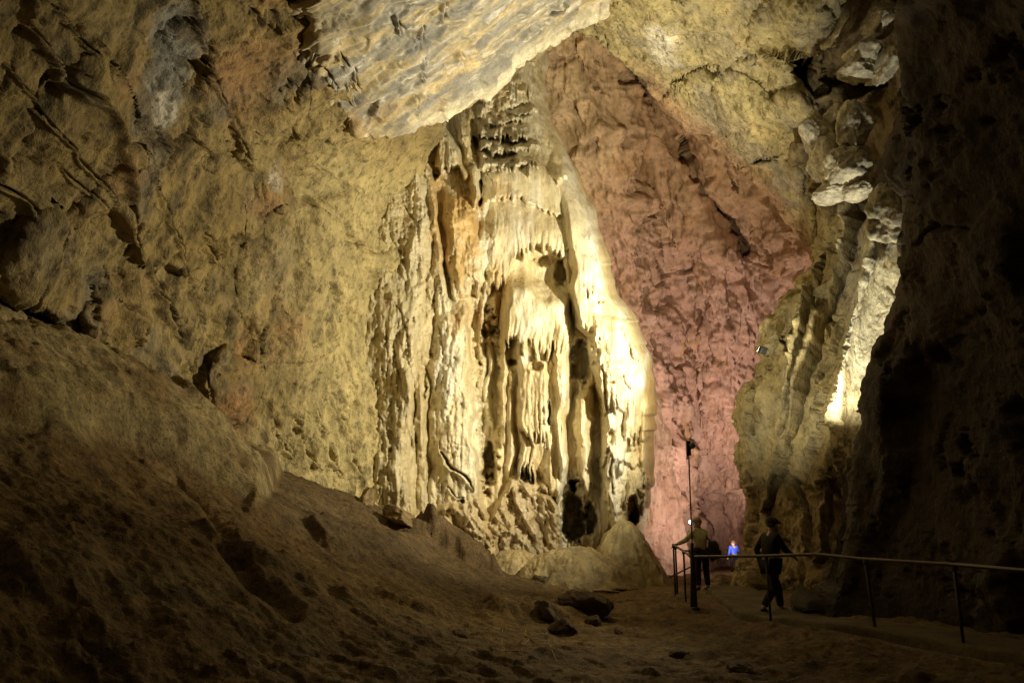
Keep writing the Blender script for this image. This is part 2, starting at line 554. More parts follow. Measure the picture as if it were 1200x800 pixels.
# ================================================================== RIGHT CEILING
def build_ceiling():
    edge = poly_y([(560, 110), (640, 62), (680, 40), (700, 46), (730, 75), (760, 106), (790, 136), (815, 160), (850, 182), (870, 205), (900, 222), (930, 268), (958, 310), (1000, 345), (1060, 380)])
    f = tps([(600, -250, 17), (600, -20, 25), (690, 30, 27.5), (760, 105, 29), (800, 0, 23), (800, -200, 16), (850, 180, 30), (900, 100, 25), (900, -100, 18), (950, 60, 21.5),
             (950, 200, 25), (935, 265, 29), (960, 300, 26), (1050, -100, 16), (1050, 100, 20), (1060, 300, 25), (1050, -250, 13)])
    xs = nodes_axis(560, 1060, 670, 980, 1.5, 6)
    t = np.concatenate([np.linspace(0, .45, 30)[:-1], np.linspace(.45, 1, 270), 1 + np.linspace(0, 1, 40)[1:]])
    px, tt = np.meshgrid(xs, t)
    ey = edge(px) + fbm(np.stack([px * .04, 0 * px, 0 * px], -1), 4, 3) * 7
    back = np.clip(tt - 1, 0, 1)
    py = np.where(tt <= 1, -260 + (ey + 260) * tt, ey - 3 - 14 * back)
    zc = f(px, np.minimum(py, ey)) + 12 * back ** 1.05
    for bx, by, rx, ry, h in ((900, 120, 60, 60, .9), (840, 140, 70, 60, .6), (760, 50, 60, 60, .4), (930, 40, 50, 50, .7), (905, 215, 40, 30, .5), (920, 128, 30, 22, .5)):
        r = np.hypot((px - bx) / rx, (py - by) / ry)
        zc = zc - h * np.sqrt(np.clip(1 - r * r, 0, 1))
    eR = poly_y([(-260, 1010), (-50, 992), (10, 984), (48, 974), (66, 960), (70, 926), (84, 930), (100, 940), (126, 958), (150, 950), (160, 938), (215, 952), (260, 960), (400, 955)])(py)
    eR = eR + 5 * fbm(np.stack([0 * py, py * .05, 0 * py], -1), 3, 306)
    over = np.maximum(px - eR, 0)
    rim = np.clip(1 - (eR - px) / 26, 0, 1)
    zc = zc + .8 * (1 - np.sqrt(1 - np.clip(rim, 0, .999) ** 2)) + over * .16
    px = np.where(over > 0, eR + over * .06, px)
    P = W(px, py, zc)
    N = normals(P)
    N = np.where((over > 0)[..., None], 0, N)
    d, (r1, r2, r3, rough) = rock_disp(P, 300, 2.3, (.24, .11, .05, .05), -.6)
    cr = [([(828, 82), (842, 84), (850, 78)], 3, .35), ([(856, 200), (880, 190), (905, 186), (920, 178)], 3.5, .4), ([(880, 76), (890, 62)], 2, .25), ([(806, 100), (812, 112)], 2.5, .2),
          ([(912, 165), (930, 150), (942, 138)], 2.4, .3), ([(690, 20), (715, 60), (745, 92)], 1.8, .2)]
    d += crack_disp(px, py, cr, 304, P)
    d = d - .35 * smooth(.25, .5, fbm(P * .9 + 4, 3, 309)) * .4
    P = P + N * d[..., None]
    c = mixc((.43, .36, .175), (.36, .31, .20), smooth(-.2, .4, fbm(P * .5, 4, 311)))
    c = mixc(c, (.50, .40, .18), smooth(.05, .4, fbm(P * .7 + 8, 4, 312)) * .8)
    wh = smooth(1.05, .25, np.hypot((px - 775) / 30, (py - 55) / 34 - (px - 775) / 60) + .6 * fbm(P * 1.4, 3, 313))
    c = mixc(c, (.66, .61, .47), wh * smooth(-.1, .3, ridged(P * 3, 3, 314)))
    c = mixc(c, (.40, .24, .13), smooth(34, 6, ey - py) * smooth(720, 780, px) * .8)
    o = grid_obj('cave_ceiling', P, c, M_WALL)
    tag(o, 'yellowish vaulted rock ceiling arching over the rosy recess', 'cave ceiling', kind='structure')
    return o


# ================================================================== ROSY WALL
def build_pink():
    f = tps([(540, -60, 33), (640, 40, 33), (700, 40, 33.5), (660, 150, 34.5), (680, 300, 37), (740, 450, 39), (790, 600, 40), (780, 720, 40), (560, 300, 38), (560, 600, 40), (800, 120, 34),
             (860, 210, 36), (800, 300, 38), (900, 300, 37), (940, 300, 33), (880, 450, 40), (840, 600, 43), (900, 600, 42), (1000, 250, 33), (1000, 450, 40), (1000, 720, 42), (840, 720, 43)])
    xs = nodes_axis(540, 1010, 600, 960, 1.45, 6)
    ys = nodes_axis(-60, 740, 20, 690, 1.55, 6)
    px, py = np.meshgrid(xs, ys)
    zc = f(px, py)
    # broad vertical folds
    zc = zc - .9 * np.exp(-((px - (720 + (py - 200) * .22)) / 40) ** 2) - .8 * np.exp(-((px - (840 + (py - 300) * .12)) / 26) ** 2)
    zc = zc + 1.3 * np.exp(-((px - (785 + (py - 300) * .16)) / 22) ** 2) + 1.6 * np.exp(-((px - (815 + (py - 200) * .55)) / 14) ** 2) * (py < 300)
    P = W(px, py, zc)
    N = normals(P)
    d, (r1, r2, r3, rough) = rock_disp(P, 500, 2.8, (.60, .34, .05, .028), .8)
    fl = fbm(P * np.array([1.5, 1.5, .16]), 5, 520, .6) + .5 * fbm(P * np.array([4.5, 4.5, .4]), 4, 521, .6)
    d = d + fl * .5 * smooth(230, 400, py) + fl * .3
    # diagonal ledges in the upper part
    led = ridged(np.stack([(px + py * .35) * .008, (py - px * .28) * .035, 0 * px], -1), 4, 530)
    d += .14 * led * smooth(520, 250, py)
    rot = smooth(.12, .45, fbm(P * .9, 4, 540)) * smooth(330, 150, py)
    d -= .35 * rot * (0.5 + ridged(P * 2.2, 3, 541))
    cr = [([(735, 98), (755, 118), (768, 132)], 4, .6), ([(795, 165), (806, 190), (812, 215)], 6, 1.0), ([(852, 210), (866, 222)], 4, .6), ([(770, 290), (785, 282), (800, 280)], 3, .5),
          ([(752, 290), (756, 330)], 2.5, .5), ([(766, 345), (790, 320), (810, 318)], 3, .6), ([(742, 275), (760, 255), (775, 240)], 3, .5), ([(790, 470), (793, 500)], 3, .4),
          ([(880, 270), (900, 292), (912, 315)], 2.5, .5), ([(826, 580), (835, 620), (830, 660)], 2.5, .4), ([(845, 500), (850, 560)], 2, .3)]
    d += crack_disp(px, py, cr, 550, P)
    P = P + N * d[..., None]
    t = smooth(190, 400, py + 60 * fbm(P * .3, 3, 560))
    c = mixc((.39, .255, .14), (.42, .26, .19), t)
    c = mixc(c, (.50, .385, .22), smooth(760, 640, px + 40 * fbm(P * .5, 3, 561)) * smooth(340, 200, py) * .7)
    c = mixc(c, (.48, .345, .275), smooth(.05, .45, fbm(P * np.array([1.0, 1.0, .2]), 4, 562)) * t * .7)
    c = mixc(c, (.40, .24, .10), smooth(.1, .45, fbm(P * .6 + 5, 4, 563)) * .6)
    c = mixc(c, (.20, .13, .08), rot * .6)
    o = grid_obj('rock_wall', P, c, M_PINK)
    tag(o, 'rosy salmon-coloured rock wall at the back of the cave, behind the people', 'rock wall', kind='thing')
    return o


# ================================================================== ROSY BUTTRESS beside the flowstone
def build_buttress():
    right = poly_y([(430, 764), (470, 776), (500, 783), (550, 790), (600, 798), (640, 806), (690, 812), (730, 816)])
    left = poly_y([(430, 740), (560, 735), (730, 700)])
    t = np.concatenate([np.linspace(0, 1, 80), 1 + np.linspace(0, 1, 24)[1:]])
    ys = np.arange(430, 730, 1.5)
    tt, py = np.meshgrid(t, ys)
    rx = right(py) + fbm(np.stack([0 * py, py * .03, 0 * py], -1), 4, 8) * 5
    lx = left(py)
    back = np.clip(tt - 1, 0, 1)
    px = np.where(tt <= 1, lx + (rx - lx) * tt, rx - 2 - 14 * back)
    zc = 29.6 + 1.2 * np.clip(tt, 0, 1) ** 4 + 2.5 * back + (py - 600) * -.002
    zc = zc + .8 * smooth(480, 430, py)
    P = W(px, py, zc)
    N = normals(P)
    d, _ = rock_disp(P, 600, 1.6, (.16, .10, .04, .04), .3)
    cr = [([(775, 545), (779, 570)], 3, .35), ([(742, 600), (750, 640), (765, 670)], 6, .5), ([(772, 620), (785, 616), (790, 640)], 2, .2), ([(760, 640), (778, 665)], 3, .3)]
    d += crack_disp(px, py, cr, 611, P)
    P = P + N * d[..., None]
    c = mixc((.60, .40, .29), (.66, .47, .35), smooth(-.3, .3, fbm(P * .8, 4, 612)))
    c = mixc(c, (.40, .25, .18), smooth(.15, .45, fbm(P * 1.2 + 5, 4, 613)) * .7)
    o = grid_obj('rock_buttress', P, c, M_PINK)
    tag(o, 'smooth pale pink rock buttress between the bright flowstone and the railing', 'rock buttress')
    return o


# ================================================================== FLOWSTONE
def teeth(x, seed, lo, hi, gap, wid, length):
    """random icicle positions along a lip: returns added length and a rounded ridge profile"""
    r = np.random.default_rng(seed)
    ext = np.zeros_like(x)
    rid = np.zeros_like(x)
    k = lo
    while k < hi:
        w = r.uniform(*wid)
        L = r.uniform(0.15, 1) ** 1.6 * length
        u = np.abs(x - k) / w
        e = L * np.clip(1 - u, 0, 1) ** .8
        ext = np.maximum(ext, e)
        rid = np.maximum(rid, np.sqrt(np.clip(1 - u * u, 0, 1)) * (.5 + .5 * L / length))
        k += r.uniform(*gap)
    return ext, rid


def curtain(px, py, left, right, top, bottom, H, ramp=60, wl=8, wr=8, wb=8, drip=14, dw=(2.5, 5), gap=(4, 9), seed=1, ridge=.16, rl=45, jag=4, mode='cut'):
    n2 = np.stack([px * .05, py * .03, 0 * px], -1)
    jx = fbm(n2, 4, seed) * jag
    xl = poly_y(left)(py) + jx
    xr = poly_y(right)(py) + fbm(n2 + 9, 4, seed + 1) * jag
    bx = np.array(bottom, float)
    yb0 = np.interp(px, bx[:, 0], bx[:, 1]) + fbm(np.stack([px * .09, 0 * px, 0 * px], -1), 3, seed + 2) * 6
    ext, rid = teeth(px + fbm(np.stack([px * .05, py * .05, 0 * px], -1), 2, seed + 4) * 1.2, seed + 5, bx[0, 0] - 10, bx[-1, 0] + 10, gap, dw, drip)
    yb = yb0 + ext
    tp = np.array(top, float)
    yt = np.interp(px, tp[:, 0], tp[:, 1])
    g = smooth(0, ramp, py - yt) ** .8
    prof = np.sqrt(np.clip((px - xl) / wl, 0, 1)) * np.sqrt(np.clip((xr - px) / wr, 0, 1))
    bot = np.sqrt(np.clip((yb - py) / wb, 0, 1))
    near = smooth(rl, 4, yb0 - py)
    return (H * g * prof + ridge * rid * near * (prof > 0) * g) * bot


def build_flowstone():
    f = tps([(400, 60, 29.5), (400, 200, 26.2), (420, 300, 26.1), (405, 400, 26.3), (420, 500, 26.3), (420, 620, 25.8), (480, 250, 27.0), (500, 450, 27.0), (500, 620, 26.2), (560, 60, 30), (560, 150, 29.2), (600, 80, 30.5), (600, 180, 28.6),
             (590, 300, 28.0), (580, 450, 28.2), (600, 620, 27.2), (650, 180, 29.2), (660, 300, 28.0), (660, 450, 28.2), (660, 640, 27.6), (700, 300, 28.4), (720, 420, 28.0), (740, 600, 28.0), (780, 440, 29), (780, 640, 29),
             (640, 60, 32), (620, 700, 26.8), (740, 700, 27.5), (480, 700, 25.8)])
    right = poly_y([(30, 636), (100, 640), (140, 646), (180, 666), (200, 678), (240, 694), (270, 704), (300, 714), (345, 724), (370, 745), (400, 758), (430, 766), (470, 768), (520, 767), (560, 768), (590, 764), (640, 752), (705, 748)])
    nx = 330
    t = np.concatenate([np.linspace(0, 1, nx), 1 + np.linspace(0, 1, 30)[1:]])
    ys = np.arange(40, 706, 1.15)
    tt, py = np.meshgrid(t, ys)
    rx = right(py) + fbm(np.stack([0 * py, py * .022, 0 * py], -1), 3, 4) * 9
    sw = py / 52.0 + 1.8 * fbm(np.stack([0 * py, py * .02, 0 * py], -1), 3, 6)
    sw = sw - np.floor(sw)
    rx = rx + 4.0 * (sw ** 1.5 * (1 - smooth(.86, 1, sw)) - .3) * smooth(260, 330, py)
    back = np.clip(tt - 1, 0, 1)
    lx = 402.0
    px = np.where(tt <= 1, lx + (rx - lx) * tt, rx)
    edge_px = np.clip(rx - px, 0, 1000)
    zc = f(px, py)
    n2 = np.stack([px, py, 0 * px], -1)
    h = np.zeros(px.shape)
    wsc = 1 - .6 * smooth(590, 640, px) * smooth(330, 280, py)
    qx = px + wsc * (8 * fbm(n2 * .016, 2, 11) + 3 * fbm(n2 * .05, 2, 12))
    qy = py + wsc * (10 * fbm(n2 * .022 + 5, 2, 13) + 4 * fbm(n2 * .07 + 5, 3, 14))
    MX = np.maximum
    # --- left tower, ochre ridges and the arched niche
    h = MX(h, curtain(qx, qy, [(150, 440), (260, 452), (330, 475), (420, 470)], [(150, 498), (230, 505), (330, 516), (420, 512)], [(430, 150), (520, 150)], [(430, 400), (470, 420), (520, 430)], .7, 60, 60, 14, 40, 20, seed=21))
    h = MX(h, curtain(qx, qy, [(150, 492), (300, 503), (420, 502)], [(150, 503), (200, 508), (300, 523), (420, 528)], [(480, 140), (540, 140)], [(480, 360), (540, 385)], .88, 40, 22, 6, 30, 12, seed=25))
    h = MX(h, curtain(qx, qy, [(150, 500), (200, 512)], [(150, 530), (180, 540), (210, 552)], [(480, 130), (560, 130)], [(495, 200), (515, 208), (520, 192), (535, 192), (540, 206), (560, 208)], 1.0, 30, 8, 8, 6, 8, seed=28))
    h = MX(h, curtain(qx, qy, [(190, 512), (230, 520), (300, 524), (340, 530)], [(190, 545), (240, 560), (300, 572), (340, 575)], [(500, 205), (580, 228)], [(505, 345), (540, 350), (580, 330)], .95, 40, 12, 14, 20, 14, seed=31))
    h = MX(h, curtain(qx, qy, [(140, 535), (260, 552)], [(140, 556), (260, 562)], [(520, 120), (570, 130)], [(530, 232), (548, 238), (565, 245)], 1.05, 30, 6, 4, 20, 10, seed=33))
    # --- ribbed crown: rows of rims under the slab
    py_r = py + 13 * fbm(n2 * .045, 4, 230) + 9 * ((px - 596) / 45) ** 2 - 3
    hm = np.clip(1 + 1.3 * fbm(n2 * .05, 4, 231), .15, 1.7)
    for k, (yb, H) in enumerate(((104, .3), (115, .42), (124, .46), (136, .58), (146, .64), (161, .78), (178, .85), (198, 1.0))):
        h = MX(h, hm * curtain(px, py_r, [(100, 552 + (k * 7) % 15), (220, 560)], [(100, 612 + (k * 11) % 17), (150, 616 + (k * 11) % 17), (220, 640)], [(540, yb - 16), (600, yb - 20), (650, yb - 8)], [(545, yb + 6), (575, yb - 1), (605, yb - 3), (625, yb - 6), (640, yb + 6)], H, 10, 8, 12, 3,
                          14 if k > 6 else 7, (1.4, 3.2), (2.5, 6), 40 + k, .1, 14, 5))
    # --- smooth upper sheets
    h = MX(h, curtain(qx, qy, [(180, 562), (260, 566), (300, 556), (420, 560)], [(180, 656), (300, 690), (420, 700)], [(550, 180), (620, 170), (660, 190)], [(555, 234), (580, 231), (610, 234), (625, 242), (690, 262)], .72, 30, 14, 20, 3, 6, (2, 4), (5, 9), 51, .05, 8, 2))
    h = MX(h, curtain(qx, qy, [(200, 560), (260, 562), (300, 552), (420, 575)], [(200, 670), (330, 700), (420, 700)], [(550, 222), (700, 222)], [(550, 335), (570, 338), (590, 322), (606, 300), (612, 292), (640, 290), (662, 300), (668, 330), (700, 420)], .85, 60, 20, 20, 4, 16, (2, 4), (4, 8), 55, .1, 26, 3))
    # --- below the notch
    h = MX(h, curtain(qx, qy, [(280, 585), (420, 588)], [(280, 668), (420, 668)], [(580, 320), (612, 312), (640, 330), (670, 338)], [(585, 402), (592, 408), (600, 398), (612, 396), (622, 404), (640, 408), (668, 400)], 1.25, 30, 12, 6, 5, 22, (2.2, 4.2), (4, 8), 61, .2, 40, 3))
    # --- central pillars below, several tiers
    h = MX(h, curtain(qx, qy, [(330, 604), (520, 606)], [(330, 648), (520, 646)], [(590, 380), (660, 380)], [(602, 506), (615, 514), (630, 508), (650, 500)], 1.15, 30, 9, 7, 8, 24, (2.4, 4.5), (4, 8), 65, .22, 110, 3))
    h = MX(h, curtain(qx, qy, [(330, 646), (600, 650)], [(330, 668), (480, 666), (600, 662)], [(640, 370), (670, 370)], [(640, 500), (650, 575), (662, 560), (668, 480)], 1.3, 30, 6, 6, 20, 8, (3, 5), (5, 9), 69, .15, 120, 3))
    h = MX(h, curtain(qx, qy, [(480, 630), (600, 636)], [(480, 664), (600, 656)], [(625, 470), (665, 470)], [(628, 540), (640, 585), (655, 578), (664, 540)], 1.0, 40, 9, 8, 14, 14, (3, 5), (5, 9), 71, .2, 60, 3))
    h = MX(h, curtain(qx, qy, [(480, 605), (600, 608)], [(480, 632), (600, 630)], [(600, 490), (640, 490)], [(604, 548), (615, 540), (632, 548)], .8, 30, 5, 6, 8, 30, (2, 4), (4, 7), 73, .25, 50, 3))
    h = MX(h, curtain(qx, qy, [(380, 598), (560, 602)], [(380, 672), (480, 668), (560, 660)], [(590, 370), (675, 370)], [(600, 520), (620, 545), (645, 560), (672, 500)], .82, 50, 26, 10, 30, 10, seed=270))
    # --- hung clump in the right-hand niche
    h = MX(h, curtain(qx, qy, [(440, 672), (520, 676), (580, 678)], [(440, 696), (520, 692), (580, 699)], [(665, 448), (700, 446)], [(670, 540), (680, 560), (690, 574), (699, 568)], 1.05, 26, 7, 7, 8, 20, (2.2, 4.2), (3.5, 6), 75, .24, 90, 4))
    h = MX(h, curtain(qx, qy, [(380, 668), (480, 671)], [(380, 699), (480, 699)], [(660, 380), (700, 388)], [(665, 455), (680, 466), (699, 455)], .35, 20, 6, 6, 6, 8, seed=77))
    # --- the big white sheet on the right
    rr = [(30, 800), (700, 800)]
    big_l = [(150, 640), (230, 652), (280, 660), (320, 668), (345, 664), (362, 668), (385, 672), (398, 690), (420, 696), (470, 698), (520, 702), (560, 705), (640, 706)]
    sheet = curtain(qx, qy, big_l, rr, [(630, 150), (700, 180), (760, 300)], [(690, 560), (705, 634), (716, 620), (722, 634), (732, 622), (740, 588), (765, 580), (780, 600)], 1.75, 150, 10, 5, 10, 14, (3, 6), (5, 9), 81, .22, 110, 3)
    h = MX(h, sheet)
    h = MX(h, curtain(qx, qy, [(330, 676), (395, 690)], rr, [(660, 322), (790, 372)], [(672, 398), (690, 404), (700, 470), (712, 478), (730, 500), (760, 520), (790, 520)], 1.95, 34, 14, 5, 16, 26, (3, 6), (6, 11), 83, .14, 60, 4))
    h = MX(h, curtain(qx, qy, [(480, 700), (560, 704)], [(480, 742), (560, 738)], [(690, 485), (760, 495)], [(700, 556), (712, 545), (722, 552), (738, 540)], 2.0, 26, 8, 8, 10, 40, (2.4, 4.6), (4.5, 8), 85, .25, 60, 3))
    for a, (x0, x1, yt, yb, H, dr) in enumerate(((700, 730, 392, 470, 2.12, 22), (722, 752, 415, 520, 2.1, 26), (742, 776, 440, 560, 2.0, 30), (706, 726, 500, 600, 2.1, 34), (728, 750, 520, 596, 2.05, 26), (748, 776, 520, 596, 1.85, 24),
                                                     (676, 704, 300, 345, 1.7, 14), (694, 722, 318, 352, 1.9, 14), (660, 690, 250, 300, 1.35, 10), (690, 712, 352, 404, 2.05, 16), (640, 668, 180, 215, 1.0, 12))):
        h = MX(h, curtain(qx, qy, [(yt, x0 + 3), (yb, x0)], [(yt, x1 - 3), (yb, x1)], [(x0 - 8, yt), (x1 + 8, yt)], [(x0 - 4, yb - 8), ((x0 + x1) / 2, yb), (x1 + 4, yb - 12)], H, 40, 9, 7, 8, dr, (2.2, 4.6), (3.5, 7), 240 + a, .22, 60, 5))
    sv = py / 46.0 + 1.5 * fbm(n2 * np.array([.03, .008, 1]), 3, 260) + .25 * teeth(px, 261, 640, 800, (3, 7), (2, 4), 1.0)[0]
    sv = sv - np.floor(sv)
    h = h + .30 * (sv ** 1.6 * (1 - smooth(.9, 1, sv))) * smooth(655, 700, px) * smooth(250, 330, py) * smooth(.1, -.2, fbm(n2 * .02, 3, 262))
    # --- bright pillar on the left with its sharp right-hand edge
    h = MX(h, curtain(qx, qy, [(370, 503), (640, 500)], [(340, 545), (380, 549), (410, 553), (440, 555), (470, 560), (490, 557), (520, 554), (545, 560), (600, 566)], [(490, 345), (560, 330)], [(495, 600), (560, 600)], 1.0, 45, 30, 5, 80, 4, seed=91))
    for a, (xa, xb, y0, y1, H) in enumerate(((466, 480, 390, 510, .5), (482, 498, 400, 540, .6), (440, 464, 340, 500, .2), (452, 475, 430, 580, .3), (485, 500, 480, 610, .45))):
        h = MX(h, curtain(qx, qy, [(y0, xa), (y1, xa + 4)], [(y0, xb), (y1, xb + 5)], [(xa - 9, y0), (xb + 9, y0)], [(xa - 5, y1), (xb + 9, y1 + 10)], H, 60, 7, 6, 60, 10, seed=95 + a))
    # columns hidden in the recess
    for a, (xc, w, y0, y1, H) in enumerate(((566, 4, 350, 470, .5), (574, 4, 360, 500, .5), (582, 6, 340, 430, .45), (592, 7, 400, 520, .55), (600, 5, 420, 560, .6), (676, 4, 380, 440, .5))):
        h = MX(h, curtain(qx, qy, [(y0, xc - w), (y1, xc - w)], [(y0, xc + w), (y1, xc + w)], [(xc - 9, y0 - 10), (xc + 9, y0 - 10)], [(xc - 9, y1), (xc + 9, y1)], H, 40, w, w, 60, 4, seed=115 + a))
    # --- rough feet
    foot = smooth(0, 14, py - np.interp(px, [420, 500, 560, 575, 600, 640, 655, 662], [610, 590, 575, 600, 552, 560, 590, 660])) * smooth(663, 655, px)
    foot *= smooth(430, 470, px)
    nf = np.stack([px * .05 - py * .025, py * .018, 0 * px], -1)
    fx = facets(nf + fbm(n2 * .04, 4, 131, .6)[..., None] * .35, 132, 1.3, .10)
    fy = ridged(nf * 1.7, 4, 133, .6)
    h = MX(h, foot * (.7 + .32 * fx[0] + .22 * fy + .45 * fbm(n2 * np.array([.05, .03, 1]), 6, 134, .62)))
    # --- hollows
    def hollow(cx_, cy_, rx_, ry_, dep, seed):
        r = np.hypot((px - cx_) / rx_, (py - cy_) / ry_) + .75 * fbm(n2 * .07, 4, seed, .6)
        return dep * smooth(1.0, .6, r)
    h -= hollow(672, 605, 15, 42, 3.2, 141) * smooth(702, 690, px)
    h -= hollow(692, 610, 8, 24, 2.4, 143) * smooth(706, 698, px)
    h -= hollow(574, 470, 15, 110, .7, 145)
    h -= hollow(573, 545, 9, 30, .9, 151)
    h -= hollow(742, 600, 9, 22, 2.2, 147)
    h -= hollow(658, 318, 9, 17, .8, 149) + hollow(640, 306, 16, 7, .6, 148)
    h -= hollow(512, 204, 6, 7, .8, 153)
    h -= hollow(556, 172, 5, 12, .9, 155)
    h -= hollow(562, 225, 4, 18, .8, 157)
    h -= hollow(681, 425, 14, 32, 1.2, 159) * smooth(694, 684, px)
    h -= hollow(716, 512, 5, 11, .6, 161)
    h -= hollow(497, 452, 4, 18, .4, 163)
    h -= hollow(542, 587, 2.4, 3, .8, 165)
    h -= hollow(600, 425, 6, 4, .5, 167) + hollow(628, 428, 9, 6, .55, 168)
    cr = [([(515, 530), (530, 548), (545, 558), (556, 575)], 3.2, .5), ([(520, 570), (535, 582), (545, 582)], 2, .3), ([(646, 470), (644, 500)], 2.5, .5)]
    h += crack_disp(px, py, cr, 171, W(px, py, zc))
    h *= smooth(403, 417 + 75 * smooth(260, 360, py), px + 14 * fbm(n2 * .03, 3, 176))
    h += .62 * smooth(398, 470, px + 16 * fbm(n2 * .03, 3, 174)) * smooth(310, 400, py) * smooth(500, 470, px)
    # --- flutes and coral crusts
    P0 = W(px, py, zc)
    h = h * (1 + .3 * fbm(P0 * np.array([.7, .7, .45]), 3, 180))
    lm = smooth(565, 480, px) * smooth(400, 475, px)
    h += lm * (.30 * fbm(P0 * np.array([.9, .9, .25]), 4, 178, .5) + .07 * ridged(P0 * np.array([1.6, 1.6, .3]), 3, 179))
    fl = fbm(P0 * np.array([2.6, 2.6, .16]), 4, 181, .55)
    fl2 = ridged(P0 * np.array([5.0, 5.0, .35]), 3, 183)
    sm = np.clip(smooth(575, 600, px) * smooth(420, 380, py) * smooth(190, 215, py), 0, 1)         # the smooth sheets stay calm
    h += (.20 * fl + .06 * fl2) * (1 - .65 * sm) + .22 * fbm(P0 * np.array([3.4, 3.4, .22]), 4, 182, .6) * smooth(650, 700, px) * smooth(330, 400, py)
    cor = ridged(P0 * 2.6 + fbm(P0 * 2, 2, 186)[..., None], 4, 187)
    cm = np.maximum(smooth(0, 1, hollow(482, 240, 45, 100, 1.4, 189)), smooth(600, 440, px) * .55)
    cm = np.maximum(cm, hollow(545, 250, 25, 40, .9, 191))
    h += .06 * cor * cm + .025 * cor * (1 - sm) + .025 * fbm(P0 * np.array([4, 4, 1.6]), 4, 194, .6) * (1 - .8 * sm)
    # wrinkles across the left tower
    wr = ridged(np.stack([px * .02, py * .11 + fbm(n2 * .04, 3, 193) * .9, 0 * px], -1), 3, 195)
    h += .12 * wr * hollow(478, 255, 34, 85, 1.0, 197)
    rg = rock_disp(P0, 900, 1.2, (.12, .08, .03, .03), .1)[0]
    h += rg * (1 - .85 * smooth(560, 600, px) * smooth(560, 540, py))
    # round off to the back along the right-hand silhouette
    rnd = smooth(0, 1, np.clip(edge_px / 15, 0, 1)) ** .5
    zc = zc - h * np.where(tt <= 1, .45 + .55 * rnd, .45) + (1 - rnd) * .5
    zc = np.where(tt > 1, zc + 8 * back, zc)
    px = np.where(tt > 1, px - 3 - 30 * back, px)
    P = W(px, py, zc)
    # colours of the calcite
    st = fbm(P0 * np.array([1.1, 1.1, .12]) + 3, 4, 201, .55)
    c = mixc((.64, .53, .30), (.75, .68, .48), smooth(-.2, .3, st))
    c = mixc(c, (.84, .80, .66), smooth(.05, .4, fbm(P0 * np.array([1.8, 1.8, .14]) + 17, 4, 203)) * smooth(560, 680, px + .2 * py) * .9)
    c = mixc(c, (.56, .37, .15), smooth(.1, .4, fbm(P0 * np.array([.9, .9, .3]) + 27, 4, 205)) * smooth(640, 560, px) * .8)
    c = mixc(c, (.60, .40, .15), np.clip(hollow(540, 275, 30, 70, .9, 207) + hollow(512, 240, 12, 90, .8, 208), 0, .9))
    c = mixc(c, (.80, .76, .62), np.clip(hollow(520, 440, 16, 60, .95, 209), 0, .9))
    c = mixc(c, (.50, .46, .34), np.clip(hollow(600, 165, 50, 55, .6, 210), 0, .6))
    c = mixc(c, (.58, .40, .16), np.clip(smooth(752, 764, px) * smooth(420, 460, py) * smooth(600, 540, py), 0, .8))
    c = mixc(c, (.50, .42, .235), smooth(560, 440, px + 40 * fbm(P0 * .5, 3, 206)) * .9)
    c = mixc(c, (.50, .38, .20), foot * .7)
    sp = smooth(.22, .5, fbm(P0 * 2.4 + 51, 4, 211)) * (1 - sm)
    c = mixc(c, (.34, .22, .09), sp * .5)
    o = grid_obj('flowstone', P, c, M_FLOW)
    tag(o, 'tall cream flowstone cascade with tiered curtains in the brightest lamplight', 'flowstone')
    return o


